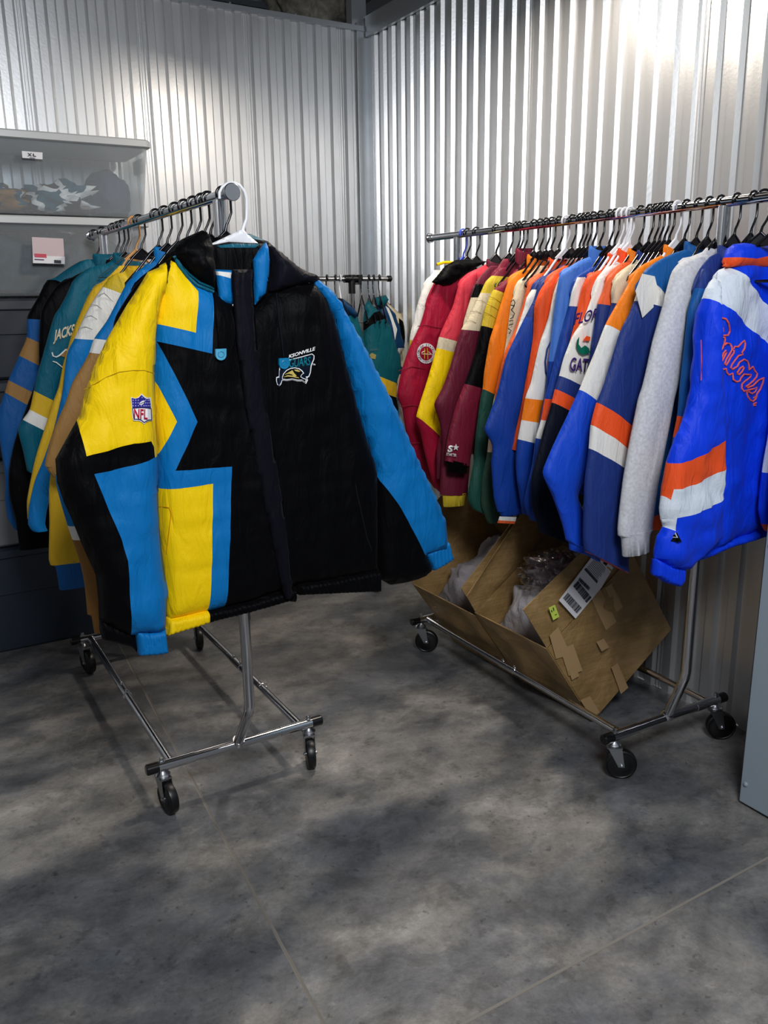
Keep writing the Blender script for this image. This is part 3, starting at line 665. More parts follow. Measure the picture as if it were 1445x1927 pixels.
def bdist(P, X, Z):
    d = np.full(X.shape, 1e9); n = len(P)
    for i in range(n):
        a = np.array(P[i]); b_ = np.array(P[(i+1) % n]); e = b_-a; L2 = max(1e-12, e@e)
        t = np.clip(((X-a[0])*e[0]+(Z-a[1])*e[1])/L2, 0, 1); d = np.minimum(d, np.hypot(X-a[0]-t*e[0], Z-a[1]-t*e[1]))
    return d
def inflate(name, poly, Y, base, regions, parent, Tf=.035, Tb=.02, R=.06, fold=.006, seed=0, h=.022, rib=0, loc=None, par_off=None, foldf=(14, 3)):
    """a padded two-sided piece of cloth with the given outline (traced points put at distance Y)"""
    P = [(p.x, p.z) for p in (at(x, y, Y) for x, y in poly)]
    yo = Y-(Tf*.8 if par_off is None else par_off)
    RG = [([(p.x, p.z) for p in (at(x, y, yo) for x, y in rp)], k) for rp, k in regions]
    bm = bmesh.new(); vv = [bm.verts.new((x, 0, z)) for x, z in P]
    for tri in tessellate_polygon([[Vector((x, z, 0)) for x, z in P]]):
        try: bm.faces.new([vv[i] for i in tri])
        except ValueError: pass
    def cut(co, no, fs=None):
        g = (fs if fs is not None else bm.faces[:]); es = set(); vs = set()
        for f in g: es.update(f.edges); vs.update(f.verts)
        bmesh.ops.bisect_plane(bm, geom=list(vs)+list(es)+list(g), dist=1e-5, plane_co=co, plane_no=no)
    xs = [p[0] for p in P]; zs = [p[1] for p in P]
    k = math.floor(min(xs)/h)*h
    while k < max(xs):
        k += h
        if min(xs) < k < max(xs): cut((k, 0, 0), (1, 0, 0))
    k = math.floor(min(zs)/h)*h
    while k < max(zs):
        k += h
        if min(zs) < k < max(zs): cut((0, 0, k), (0, 0, 1))
    for rp, kk in RG:
        for i in range(len(rp)):
            (x1, z1), (x2, z2) = rp[i], rp[(i+1) % len(rp)]
            ln = math.hypot(x2-x1, z2-z1)
            if ln < 1e-4: continue
            fs = []
            for f in bm.faces:
                fx = [v.co.x for v in f.verts]; fz = [v.co.z for v in f.verts]
                if max(fx) >= min(x1, x2)-1e-4 and min(fx) <= max(x1, x2)+1e-4 and max(fz) >= min(z1, z2)-1e-4 and min(fz) <= max(z1, z2)+1e-4:
                    dd = [(v.co.x-x1)*(z2-z1)-(v.co.z-z1)*(x2-x1) for v in f.verts]
                    if min(dd) < 0 < max(dd): fs.append(f)
            if fs: cut((x1, 0, z1), (z2-z1, 0, -(x2-x1)), fs)
    bmesh.ops.triangulate(bm, faces=[f for f in bm.faces if len(f.verts) > 4])
    mats = [base]+[k for _, k in RG if k != base]; mats = list(dict.fromkeys(mats))
    fcs = bm.faces[:]; cx = np.array([f.calc_center_median().x for f in fcs]); cz = np.array([f.calc_center_median().z for f in fcs]); mi = np.zeros(len(fcs), int)
    for rp, kk in RG: mi[pip(rp, cx, cz)] = mats.index(kk)
    bm.verts.ensure_lookup_table(); bm.verts.index_update()
    V = np.array([v.co for v in bm.verts]); D = bdist(P, V[:, 0], V[:, 2]); n = len(V)
    def T(x, z, d, s):
        q = min(1, d/R); q = math.sqrt(max(0, 1-(1-q)**2)) if not rib else (1-(1-q)**4)**.5
        f = noise.noise(Vector((x*foldf[0]+seed*3.1, z*foldf[1], seed)))*fold*1.6+noise.noise(Vector((x*foldf[0]*2.6+seed, z*foldf[1]*3, seed+s)))*fold*.7+noise.noise(Vector((x*9, z*26, seed+7)))*fold*.45
        if rib: f += rib*math.sin(x*440+z*40)*q
        return ((Tf if s < 0 else Tb)+f)*q
    vs = []; fs = []; ms = []
    for i in range(n): vs.append((V[i, 0], Y-T(V[i, 0], V[i, 2], D[i], -1), V[i, 2]))
    idx = {}
    for i in range(n):
        if D[i] > 1e-5: idx[i] = len(vs); vs.append((V[i, 0], Y+T(V[i, 0], V[i, 2], D[i], 1), V[i, 2]))
        else: idx[i] = i
    for f, k in zip(fcs, mi):
        a = [v.index for v in f.verts]; q = f.normal.y
        if q > 0: a = a[::-1]
        fs.append(a); ms.append(int(k)); b_ = [idx[i] for i in a[::-1]]
        if set(b_) != set(a): fs.append(b_); ms.append(int(k))
    bm.free()
    me = bpy.data.meshes.new(name); me.from_pydata(vs, [], fs); me.polygons.foreach_set('material_index', ms)
    o = link(name, me, [F(k) if isinstance(k, str) else k for k in mats], parent, True, loc)
    def surf(px, py, off=.002, off0=None):
        yy = Y-Tf*.8
        for _ in range(3):
            p = at(px, py, yy); d = float(bdist(P, np.array([p.x]), np.array([p.z]))[0]); yy = Y-T(p.x, p.z, d, -1)-off
        return at(px, py, yy)
    return o, surf
def gridcut(bm, g=4.5):
    xs = [v.co.x for v in bm.verts]; ys = [v.co.y for v in bm.verts]
    for ax, lo, hi in ((0, min(xs), max(xs)), (1, min(ys), max(ys))):
        k = lo+g
        while k < hi-.5:
            co = (k, 0, 0) if ax == 0 else (0, k, 0); no = (1, 0, 0) if ax == 0 else (0, 1, 0)
            bmesh.ops.bisect_plane(bm, geom=bm.verts[:]+bm.edges[:]+bm.faces[:], dist=1e-6, plane_co=co, plane_no=no); k += g
def decal(name, pts, surf, mat, parent, off=.002, th=.0012, sub=.012):
    """a stitched-on patch that follows the cloth"""
    m = MB(); bm = bmesh.new(); vv = [bm.verts.new((x, y, 0)) for x, y in pts]
    for tri in tessellate_polygon([[Vector((x, y, 0)) for x, y in pts]]):
        try: bm.faces.new([vv[i] for i in tri])
        except ValueError: pass
    gridcut(bm)
    bmesh.ops.recalc_face_normals(bm, faces=bm.faces)
    bm.verts.index_update(); V = [surf(v.co.x, v.co.y, off) for v in bm.verts]
    fs = [[v.index for v in f.verts] for f in bm.faces]; n = len(V); be = [(e.verts[0].index, e.verts[1].index) for e in bm.edges if len(e.link_faces) == 1]; bm.free()
    m.add([tuple(p) for p in V]+[(p.x, p.y+th, p.z) for p in V], fs+[[n+i for i in f[::-1]] for f in fs]+[(a, b_, n+b_, n+a) for a, b_ in be])
    return m.build(name, F(mat) if isinstance(mat, str) else mat, parent, smooth=False)
def text(name, s, org, ux, uy, surf, mat, parent, off=.003, bold=0., sp=1.0, arcf=None):
    """lettering: letter height 1 -> uy, advance 1 -> ux, from the picture point org, sewn on the cloth"""
    cu = bpy.data.curves.new('t', 'FONT'); cu.body = s; cu.size = 1; cu.offset = bold; cu.space_character = sp; cu.resolution_u = 3; cu.extrude = 0
    o = bpy.data.objects.new('t', cu); COL.objects.link(o); dg = bpy.context.evaluated_depsgraph_get(); me = bpy.data.meshes.new_from_object(o.evaluated_get(dg))
    bpy.data.objects.remove(o); n = len(me.vertices)
    bm = bmesh.new(); bm.from_mesh(me)
    gridcut(bm, max(.12, 4.5/math.hypot(*ux)))
    r = bmesh.ops.extrude_face_region(bm, geom=bm.faces[:]); ext = set(v for v in r['geom'] if isinstance(v, bmesh.types.BMVert))
    for v in bm.verts:
        x, y = v.co.x, v.co.y
        if arcf: x, y = arcf(x, y)
        p = surf(org[0]+ux[0]*x+uy[0]*y, org[1]+ux[1]*x+uy[1]*y, off+(.0 if v in ext else -.0012)); v.co = p
    bmesh.ops.recalc_face_normals(bm, faces=bm.faces)
    bm.to_mesh(me); bm.free(); me.name = name
    return link(name, me, [F(mat) if isinstance(mat, str) else mat], parent, False)
def cord(name, pts, surf, r, mat, parent, off=.003, n=6):
    P = []
    for i in range(len(pts)-1):
        k = max(1, int(math.hypot(pts[i+1][0]-pts[i][0], pts[i+1][1]-pts[i][1])/4))
        for j in range(k): f = j/k; P.append(surf(pts[i][0]*(1-f)+pts[i+1][0]*f, pts[i][1]*(1-f)+pts[i+1][1]*f, off))
    P.append(surf(pts[-1][0], pts[-1][1], off)); m = MB(); m.tube(P, r, n)
    return m.build(name, F(mat) if isinstance(mat, str) else mat, parent)
def flat(Y):
    return lambda px, py, off=0: at(px, py, Y-off)

# ---------------------------------------------------- the jacket shown at the end of the left rack
HY = 2.15
hero = empty('hooded_jacket', (barx(2.104, 'L'), HY, 1.66), 'black hooded jacket with yellow and blue angular panels, facing the camera on the white hanger', 'jacket')
BODYP = [(300,500),(326,486),(352,520),(403,546),(440,572),(479,576),(504,550),(540,540),(589,531),(612,560),(629,600),(648,680),(672,770),(691,837),(702,868),(707,889),(708,980),(709,1072),
         (640,1086),(553,1098),(551,1100),(470,1128),(398,1146),(350,1156),(313,1164),(308,1068),(299,995),(296,923),(292,850),(289,760),(287,680),(288,600),(290,540)]
blu = 'B'; K = 'K'
regs = [([(270,470),(402,548),(396.5,665),(299.5,643),(368.6,793),(328.5,885),(434,877),(426,1150),(250,1180),(250,520)], 'B'),
        ([(299.5,643),(400,666),(460,700),(434,877),(328.5,885),(368.6,793)], 'K'),
        ([(270,450),(326,484),(373,548),(367,626),(290.6,607.7),(250,600)], 'Y'),
        ([(250,600),(290.6,607.7),(290.6,703),(331,793),(295,875),(250,890)], 'Y'),
        ([(250,926),(296.5,924),(399.6,909.6),(394,1126),(394,1180),(250,1185)], 'Y')]
hb, hs = inflate('body', BODYP, HY, 'K', regs, hero, Tf=.050, Tb=.06, R=.075, fold=.007, seed=2, h=.015)
# hem bands
_, hs2 = inflate('hem_band', [(313,1160),(350,1153),(398,1142),(470,1126),(540,1104),(551,1100),(553,1117),(551,1130),(536,1128),(466,1148),(397,1165),(308,1193)], HY, 'K', [([(290,1140),(394,1120),(394,1180),(290,1210)], 'Y')], hero, Tf=.040, Tb=.045, R=.018, fold=.002, seed=3, rib=.0026, h=.0045)
_, _s = inflate('hem_band', [(556,1096),(640,1082),(709,1068),(710,1110),(640,1113),(556,1117)], HY, 'K', [], hero, Tf=.038, Tb=.045, R=.018, fold=.002, seed=4, rib=.0026, h=.0045)
# sleeve on the left: yellow, black and blue
SL = [(322,486),(299,503),(278,512),(257,546),(236,578),(201,638),(176,691),(158,743),(151,779),(128,820),(104,864),(107,907),(120,945),(135,977),(155,1027),(180,1082),(185,1130),(186,1165),
      (205,1178),(247,1196),(257,1190),(308,1187),(312,1167),(315.5,1112),(308,1068),(300,995),(297,923),(294,850),(292,780),(291,700),(292,640),(300,580),(315,530)]
sregs = [([(330,470),(299,495),(200,600),(140,740),(151,779),(153,814),(162,858),(249,833),(286,831),(293,843),(296,875),(310,880),(320,500)], 'Y'),
         ([(177,892),(247,875),(291,863),(330,860),(330,1200),(250,1200),(243,1141),(238,1053.5),(227,1013),(203.5,957.6)], 'B')]
sl1, ss1 = inflate('sleeve', SL, HY-.03, 'K', sregs, hero, Tf=.060, Tb=.035, R=.075, fold=.009, seed=8, h=.018, foldf=(16, 5))
inflate('cuff', [(250,1180),(280,1185),(310,1180),(312,1205),(314,1225),(288,1229),(259,1230)], HY-.03, 'B', [], sl1, Tf=.034, Tb=.02, R=.018, fold=.002, seed=9, rib=.003, h=.0045)
inflate('cuff_lining', [(188,1160),(215,1172),(252,1182),(259,1229),(247,1216),(215,1207),(192,1202),(187,1185)], HY-.018, 'K', [], sl1, Tf=.03, Tb=.03, R=.03, fold=.002, seed=9, rib=.0026, h=.005)
# quilting seams on the yellow sleeve
ysm = fab((186, 150, 10))
cord('seam', [(158,733),(176,724),(200,710),(225,700),(250,697),(272,697),(291,703)], ss1, .0009, ysm, sl1, .0005)
# sleeve on the right
SRP = [(575,518),(599.5,526.5),(624,546),(640,568),(660,606),(677.6,636),(712,705),(747,774.5),(788,871),(819.5,934),(835,975),(838.5,1013),(842,1032),(799,1043),(812,1070),(790,1088),(760,1096),(733,1100),(712,1088),(706,1072),(705,980),(703,889),(691,837),(672,770),(648,680),(629,600),(600,560)]
srr = [([(530,520),(539.5,540.6),(589,581),(620.6,613),(640,650),(657,726),(677.6,792),(702,854),(719,906),(753.7,958),(799,1043),(830,1060),(870,1030),(800,700),(640,500)], 'B')]
sr1, ss2 = inflate('sleeve', SRP, HY+.01, 'K', srr, hero, Tf=.045, Tb=.045, R=.06, fold=.007, seed=12, h=.02, foldf=(10, 6))
inflate('cuff', [(797,1040),(822,1026),(841,1018),(846,1034),(850.6,1051),(834,1062),(814,1073)], HY+.01, 'B', [], sr1, Tf=.022, Tb=.022, R=.018, fold=.001, seed=5, rib=.0026, h=.0045)
# raglan black panel over the shoulder line is part of the body; front placket flap
inflate('placket', [(437,507),(476,507),(478,574),(488,690),(508,800),(530,930),(543,1030),(549,1090),(553,1117),(551,1129),(536,1127),(527,1090),(505,985),(480,870),(462,768),(446,650),(440,574)], HY-.052, fab((14, 14, 22)), [], hero, Tf=.008, Tb=.004, R=.012, fold=.003, seed=6, h=.018)
# collar: inner lining, teal stand panels
inflate('collar_lining', [(396,462),(430,455),(470,457),(500,458),(508,490),(500,550),(479,574),(440,573),(412,560),(403,530)], HY+.01, 'K', [([(410,462),(440,458),(490,459),(480,466),(415,466)], 'T')], hero, Tf=.02, Tb=.035, R=.03, fold=.004, seed=7, h=.015)
inflate('collar', [(500.6,455),(505,470),(507.7,489),(504,530),(500,552),(479.4,574),(477,540),(476,489),(488,468)], HY-.03, 'B', [], hero, Tf=.018, Tb=.012, R=.02, fold=.003, seed=7, h=.012)
inflate('collar', [(405,507),(436,508),(438,540),(440.6,574),(425,571),(412,566)], HY-.022, 'B', [([(404,510),(436,513),(434,524),(405,516)], 'W')], hero, Tf=.012, Tb=.01, R=.02, fold=.003, seed=9, h=.012)
# hood hanging behind both shoulders
hoodL = [(303,493),(312,478),(328,461),(342,450),(362,441),(380.6,433),(389,438),(394.7,447),(400,465),(403.6,489.4),(403.6,546),(390,540),(373.6,532),(352,514),(336,494),(326,487)]
_, hh1 = inflate('hood', hoodL, HY-.005, 'K', [], hero, Tf=.05, Tb=.03, R=.05, fold=.016, seed=17, h=.012, foldf=(22, 16))
hoodR = [(500.6,456),(514,464),(529,475),(553.6,496.5),(574.8,510.6),(592,516),(603,526),(575,534),(539.5,541),(514.7,551),(504,549),(507,500)]
inflate('hood', hoodR, HY-.005, fab((16, 16, 24)), [], hero, Tf=.045, Tb=.03, R=.045, fold=.012, seed=19, h=.012, foldf=(20, 12))
inflate('hood', [(395,462),(400,448),(430,440),(470,440),(505,455),(520,468),(500,478),(410,478)], HY+.055, 'K', [([(440,438),(480,438),(500,452),(470,450)], 'T')], hero, Tf=.02, Tb=.03, R=.03, fold=.005, seed=20, h=.015)
cord('piping', [(328,482),(336,498),(352,519),(372,537),(402,549)], lambda a, b_, o=0: hs(a, b_, .006), .0042, 'T', hero)
cord('piping', [(332,486),(341,500),(356,516),(376,532),(402,543)], lambda a, b_, o=0: hs(a, b_, .010), .003, fab((0, 84, 104)), hero)
# draw cords with toggles
togm = plain('toggle_blue', (84, 170, 206), .25)
cord('draw_cord', [(404,548),(406,590),(411,630),(414,658)], hs, .0019, 'K', hero, .007)
cord('draw_cord', [(520,552),(524,600),(530,640),(534,672)], hs, .0019, fab((20, 20, 30)), hero, .005)
for cx, cy, s, mt in ((416, 667, 10, togm), (535, 684, 9.5, plain('toggle_teal', (0, 120, 168), .3))):
    pts = [(cx-s, cy-s), (cx+s, cy-s-1), (cx+s, cy+1)]+[(cx+s*math.cos(math.radians(a)), cy+1+s*math.sin(math.radians(a))) for a in range(15, 180, 15)]+[(cx-s, cy+1)]
    tg = decal('toggle', pts, hs, mt, hero, .012, .008)
    rg = [(cx+s*.55*math.cos(a/8*math.pi), cy+s*.55*math.sin(a/8*math.pi)) for a in range(17)]; cord('toggle_ring', rg, hs, .0008, plain('toggle_edge', (40, 120, 160), .3), tg, .0125)
# welt pockets
cord('pocket', [(669,912),(672,930),(680,965),(690,1010),(699,1036)], hs, .0018, fab((24, 24, 30)), hero, .001)
cord('pocket', [(300,953),(318,955),(322,965),(318,1000),(312,1050)], hs, .0014, fab((214, 150, 0)), hero, .001)
# snaps
for x, y in ((526, 1118), (545, 1118), (439, 575)):
    p = hs(x, y, .004); m = MB(); m.lathe([(0, .0045), (.003, .004), (.004, .002)], p, (0, -1, 0), 12); m.build('snap', steel, hero)
# league shield on the sleeve
def c4(pts): return [(230+x/18.06, 720+y/18.06) for x, y in pts]
shO = [(290,480),(360,520),(460,530),(560,490),(660,370),(740,450),(820,510),(960,500),(985,640),(1000,860),(1030,1290),(900,1310),(830,1330),(745,1410),(660,1340),(560,1300),(380,1290),(350,1200),(320,900)]
sh1 = decal('patch', c4(shO), ss1, 'WW', sl1, .003)
shB = [(320,520),(450,550),(560,520),(660,420),(740,500),(830,560),(935,555),(965,700),(980,860),(870,845),(640,825),(345,845)]
decal('patch_field', c4(shB), ss1, fab((44, 40, 140)), sh1, .0048)
shF = [(350,865),(640,845),(870,862),(985,885),(1005,1265),(880,1270),(745,1350),(640,1270),(540,1245),(400,1245)]
rim = fab((40, 36, 90)); pr_ = c4(shF); cord('patch_rim', pr_+[pr_[0]], ss1, .0011, rim, sh1, .0045)
text('lettering', 'NFL', (251.2, 787.0), (15.2, 1.0), (.5, -26), ss1, fab((190, 18, 50)), sh1, .0058, .02)
for (y, xs_) in ((600, (370, 460, 545, 800, 880, 920)), (690, (370, 460, 540, 800, 870, 935)), (785, (370, 460, 550, 650, 740, 810, 880, 945)), (505, (675,))):
    for x in xs_:
        decal('patch_star', c4([(x+26*math.cos(a*math.pi/5-1.57)*(1 if a % 2 == 0 else .45), y+30*math.sin(a*math.pi/5-1.57)*(1 if a % 2 == 0 else .45)) for a in range(10)]), ss1, fab((190, 186, 236)), sh1, .0058, .0006)
decal('patch_ball', c4([(580,740),(600,680),(670,625),(750,605),(770,625),(740,700),(680,750),(610,762)]), ss1, 'WW', sh1, .0062)
cord('stitch', c4([(600,725),(765,650)]), ss1, .0006, 'K', sh1, .0072)
# chest emblem
def c3(pts): return [(500+x/12.04, 630+y/12.04) for x, y in pts]
em = empty('emblem', (0, 0, 0)); em.parent = hero; 
for s, o_ in ((0, 0),):
    outl = [(240,960),(300,940),(310,680),(500,570),(820,490),(960,450),(1050,425),(1105,470),(1100,560),(1070,620),(1040,700),(1020,860),(985,950),(940,980),(955,1030),(915,1110),(820,1055),(720,1055),(600,1025),(480,1045),(375,1035),(350,1120),(310,1165),(260,1130),(235,1040)]
    e0 = decal('emblem_outline', c3(outl), hs, 'WW', hero, .0035)
    e0.parent = hero
    bpy.data.objects.remove(em)
    inn = [(258,980),(300,970),(325,990),(330,700),(505,590),(820,510),(960,470),(1045,445),(1085,475),(1080,550),(1055,600),(1020,690),(1000,850),(970,930),(900,945),(935,1000),(905,1085),(820,1035),(720,1035),(600,1005),(480,1022),(370,1012),(335,1100),(305,1145),(270,1110),(255,1040)]
    decal('emblem_field', c3(inn), hs, fab((10, 20, 36)), e0, .0048)
    text('lettering', 'GUARS', c3([(518, 745)])[0], (13.6, -1.6), (1.6, -23), hs, fab((0, 118, 136)), e0, .0062, .012, .93)
    text('lettering', 'J', c3([(300, 1090)])[0], (8, -.5), (1.2, -34), hs, fab((16, 34, 74)), e0, .0062, .02)
    text('lettering', 'A', c3([(385, 850)])[0], (9, -1.5), (1.2, -17), hs, fab((16, 60, 84)), e0, .0062, .01)
    arch = [(372,960),(400,880),(470,800),(560,755),(660,740),(760,760),(830,810),(870,870),(815,910),(800,950),(860,985),(925,1000),(900,1075),(820,1030),(720,1030),(600,1005),(480,1022),(375,1010)]
    e1 = decal('emblem_arch', c3(arch), hs, 'WW', e0, .0075)
    a2 = [(385,970),(415,890),(480,815),(565,772),(660,757),(750,777),(810,822),(845,865),(800,905),(785,955),(850,1000),(905,1015),(890,1058),(820,1012),(720,1012),(600,988),(480,1004),(385,992)]
    decal('emblem_arch', c3(a2), hs, 'K', e0, .0088)
    gold = fab((196, 176, 90))
    for q in ([(430,900),(560,830),(600,800),(640,860),(700,930),(640,960),(600,900),(520,880)], [(400,960),(500,915),(600,925),(740,965),(760,985),(600,955),(500,945)], [(640,790),(720,790),(790,830),(740,840),(670,820)]): decal('emblem_stroke', c3(q), hs, gold, e0, .0100)
    text('lettering', 'KSONVILLE', c3([(515, 535)])[0], (10.0, -3.1), (1.6, -9.4), hs, 'WW', hero, .005, .035, .97)
    text('lettering', 'TM', c3([(1055, 695)])[0], (4.4, 0), (0, -5), hs, 'WW', hero, .004, .02)
wh = empty('coat_hanger', (barx(2.185, 'L'), 2.185, 1.842), 'white plastic hanger on the near end of the left rack, holding the yellow-sleeved jacket', 'hanger')
m = MB(); P_ = [at(*q, 2.185) for q in ((413,374),(413,362),(418,352),(428,345),(440,344),(451,349),(459,359),(463.6,373),(464,390),(463.6,412),(459,425),(455,437))]; m.tube(P_, [.0038]*9+[.0042, .0048, .0055], 12); m.build('hook', whitep, wh)
inflate('shoulder_arms', [(394,460),(420,448),(446,435),(451,432),(459,432),(465,440),(492,463),(491,468),(483,467.5),(462,461),(441,457),(418,459),(398,463)], 2.175, whitep, [], wh, Tf=.005, Tb=.005, R=.008, fold=0, h=.01)
# ---------------------------------------------------- left rack, behind it
def HL(Y, what, mat=None, style='tube'): hanger('L', Y, mat or hangk, what, style=style)
jacket('L', 2.40, [(330,470,'K'),(305,492),(276,513),(247,545),(216,596),(209,626),(188,680),(160,780),(140,850),(104,892,'B'),(112,940),(126,988,'W'),(135,1014,'BRN'),(150,1060),(158,1100),(163,1154)], 3,
       'jacket with black shoulder, white band and brown cuff, directly behind the yellow-sleeved one', hem=.75, w=.13, cuff=('BRN', .06), seed=3)
HL(2.40, 'black plastic hanger of the black-shouldered jacket directly behind the yellow-sleeved one')
jacket('L', 2.76, [(305,478,'B'),(280,494),(262,508),(248,522),(237,533),(213,579),(199,605),(176,637,'W',.12),(167,663,'TAN',.12),(158,680),(135,720),(121,760),(100,808),(85,862),(83,876)], 3,
       'jacket with blue shoulder, white band and long tan sleeve, on the left rack', hem=.86, w=.12, cuff=('TAN', .035, .01), seed=5, collar=('B', .04), hemcol='K', wend=.07)
HL(2.76, 'black plastic hanger of the tan-sleeved jacket')
jacket('L', 2.86, [(285,500,'K'),(262,518),(240,548),(212,600),(180,665),(148,735),(112,840),(95,888,'YG'),(91,930),(92,980),(91,1030),(91,1052),(94,1062)], 3,
       'jacket whose long mustard yellow sleeve ends in a blue ribbed cuff', hem=.84, w=.14, cuff=('BX', .09, .0), seed=7, hemcol='K', wend=.16)
HL(2.86, 'black plastic hanger of the jacket with mustard sleeve and blue cuff')
t, s, b_ = jacket('L', 3.07, [(236,508,'YD'),(216,516),(203,525),(192,540,'W',.4),(180,557),(170,573),(158,595),(139,637,'B',.06),(125,667),(116,739),(100,808),(81,864),(65,903),(54,951),(52,986),(60,998)], 2,
       'jacket with mustard shoulder, white quilted upper sleeve and blue lower sleeve', hem=.92, w=.13, seed=9, collar=('YG', .07, -.01), hemcol='K', wend=.05, bodycol=[(9, 'YD'), (1.55, 'K')])
sf = lambda a, bb, o=0: at(a, bb, 3.07-.031-o)
for q in ([(183,557),(196,551),(215,570)], [(170,573),(182,574),(192,582)], [(158,595),(172,594),(183,601)], [(147,616),(162,615),(174,620)]): cord('quilting_seam', q, sf, .0009, fab((150, 148, 142)), s, 0)
HL(3.07, 'black plastic hanger of the jacket with white quilted sleeve')
jacket('L', 3.14, [(225,500,'YG'),(206,519),(190,532),(174,543),(165,556),(153,582),(135,626),(126,658),(118,685),(109,729),(100,752),(91,781),(68,854),(59,892),(50,942),(51,975)], 3,
       'mustard yellow jacket showing as a thin ruffled strip behind the white quilted sleeve', hem=1.0, w=.10, seed=11, fold=.012, wend=.03, bodycol=[(9, 'YG'), (1.5, 'K')])
hanger('L', 3.145, plain('varnished_wood', (196, 142, 78), .35), 'wooden coloured hanger of the mustard yellow jacket', hw=.11)
t, s, b_ = jacket('L', 3.30, [(214,487,'T'),(199,497),(170,503),(153,514),(135,532),(123,557),(111,579),(100,597),(83,656),(71,698),(63,735,'YG',.5),(55,770,'W',.5),(42,789,'T',.5),(33,808),(43,850),(50,885)], 4,
       'teal jacket with JACKSONVILLE lettering across its back', hem=.99, w=.09, seed=13, collar=('T', .05), hemcol='K', bodycol=[(9, 'T'), (1.36, 'K')], bodyw=-.03)
bs = flat(3.30-.034)
text('lettering', 'JACKSONVILLE', (102, 641), (13.6, -4.3), (3.5, -28), bs, 'CRM', b_, .004, .03, .98)
cord('emblem_outline', [(98,663),(100,670),(106,672),(112,669),(124,658),(128,660)], bs, .0028, 'WW', b_, .004)
decal('emblem', [(112,669),(122,657),(140,650),(140,668),(126,674)], bs, 'TAN', b_, .003)
cord('emblem_outline', [(99,680),(106,682),(116,690),(140,706)], bs, .0022, 'WW', b_, .004)
hanger('L', 3.25, chrome, 'bent wire hanger with a clear hook, above the teal JACKSONVILLE jacket', style='wire')
HL(3.30, 'black plastic hanger of the teal JACKSONVILLE jacket')
jacket('L', 3.42, [(200,500,'K'),(167,507),(150,514),(135,522),(112,533),(100,545),(77,584),(73,646),(72,690),(66,720),(40,790),(26,833),(16,885),(17,930),(30,985),(36,1034)], 4,
       'all black jacket behind the teal JACKSONVILLE one on the left rack', hem=.92, w=.12, seed=15, collar=('K', .05), hemcol='K', wend=.22)
HL(3.44, 'black plastic hanger of the all black jacket')
t, s, b_ = jacket('L', 3.56, [(165,488,'T'),(150,492),(128,505),(104,522,'K'),(89,527),(81,538),(71,559),(54,588),(50,600,'BX',.05),(49,634,'TAN',.45),(35,669,'BX',.5),(15,715,'TAN',.5),(8,738,'BX',.55),(-3,770),(-5,800),(2,850),(9,900),(9,940),(14,975),(26,994)], 5,
       'farthest jacket on the left rack, black shoulder with blue sleeve crossed by tan wedges', hem=1.0, w=.15, seed=17, collar=('T', .05))
HL(3.63, 'black plastic hanger at the far end of the left rack')
for y in (2.23, 2.35, 2.475, 2.56, 2.65, 3.36, 3.777): hanger('L', y, hangk, 'plain black plastic hanger hooked on the left rack bar, holding no visible garment', 'spare black hangers on the left rack')
# ---------------------------------------------------- right rack
def HR(Y, what, mat=None): hanger('R', Y, mat or hangk, what)
t, s, b_ = jacket('R', 3.014, [(818,508,'W'),(812,518),(797,534),(783,575),(775,610),(770,630),(764,680),(757,700),(750,760),(750,800)], 2,
   'white jacket with navy and yellow collar at the far end of the right rack', hem=1.05, w=.13, seed=31, collar=('NK', .035), bodycol=[(9, 'W'), (1.45, 'NV')])
decal('patch', [(771,640),(790,640),(790,672),(770,672)], flat(3.014-.034), 'Q', s, .003); cord('stitch', [(771,658),(790,658)], flat(3.014-.038), .002, 'K', s)
cord('collar_trim', [(822,498),(835,494),(852,494)], flat(2.97), .006, 'Y', b_)
HR(3.014, 'bright blue plastic hanger at the far end of the right rack', bluep)
t, s, b_ = jacket('R', 2.92, [(830,512,'CR'),(815,536),(800,575),(788,613),(767,657),(753,702),(746,744),(755,769),(762,812),(775,850),(795,890),(815,918)], 2,
   'crimson puffer jacket with black hood and a round white-rimmed sleeve patch', hem=.93, w=.17, T=.034, seed=33, hemcol='M')
_, _q = inflate('hood', [(812,531),(822,520),(838,500),(858,489),(880,488),(905,490),(917,492),(880,512),(850,535),(830,539)], 2.90, 'K', [], t, Tf=.03, Tb=.02, R=.04, fold=.01, seed=5, h=.012, foldf=(20, 14))
sf = lambda a, bb, o=0: at(a, bb, 2.92-.045-o)
for q in ([(786,614),(800,612),(830,618)], [(750,698),(775,690),(800,695)], [(752,765),(775,763),(800,768)], [(766,834),(790,834)]): cord('quilting_seam', q, sf, .0016, fab((110, 6, 32)), s, 0)
def circ(cx, cy, r, n=24, k=1.1): return [(cx+r*math.cos(2*math.pi*i/n), cy+r*k*math.sin(2*math.pi*i/n)) for i in range(n)]
p1 = decal('patch', circ(802, 665, 17.5), sf, 'WW', s, .004)
decal('patch_field', circ(802, 665, 12), sf, 'CR', p1, .0056)
def ringtext(word, cx, cy, r, a0, a1, surf, mat, par, size):
    n = len(word)
    for i, ch in enumerate(word):
        if ch == ' ': continue
        a = math.radians(a0+(a1-a0)*i/(n-1)); x = cx+r*math.sin(a); y = cy-r*1.1*math.cos(a); u = (math.cos(a)*size, math.sin(a)*size); v = (math.sin(a)*size, -math.cos(a)*size)
        text('lettering', ch, (x-u[0]*.3, y-u[1]*.3), u, v, surf, mat, par, .0058, .01)
ringtext('FLORIDA STATE', 802, 665, 12.8, -115, 62, sf, 'M', p1, 5.5)
ringtext('UNIVERSITY', 802, 665, 12.8, 235, 125, sf, 'M', p1, 4.6)
for q in ([(799,656),(799,675)], [(804,655),(805,676)]): cord('stitch', q, sf, .0016, 'Q', p1, .007)
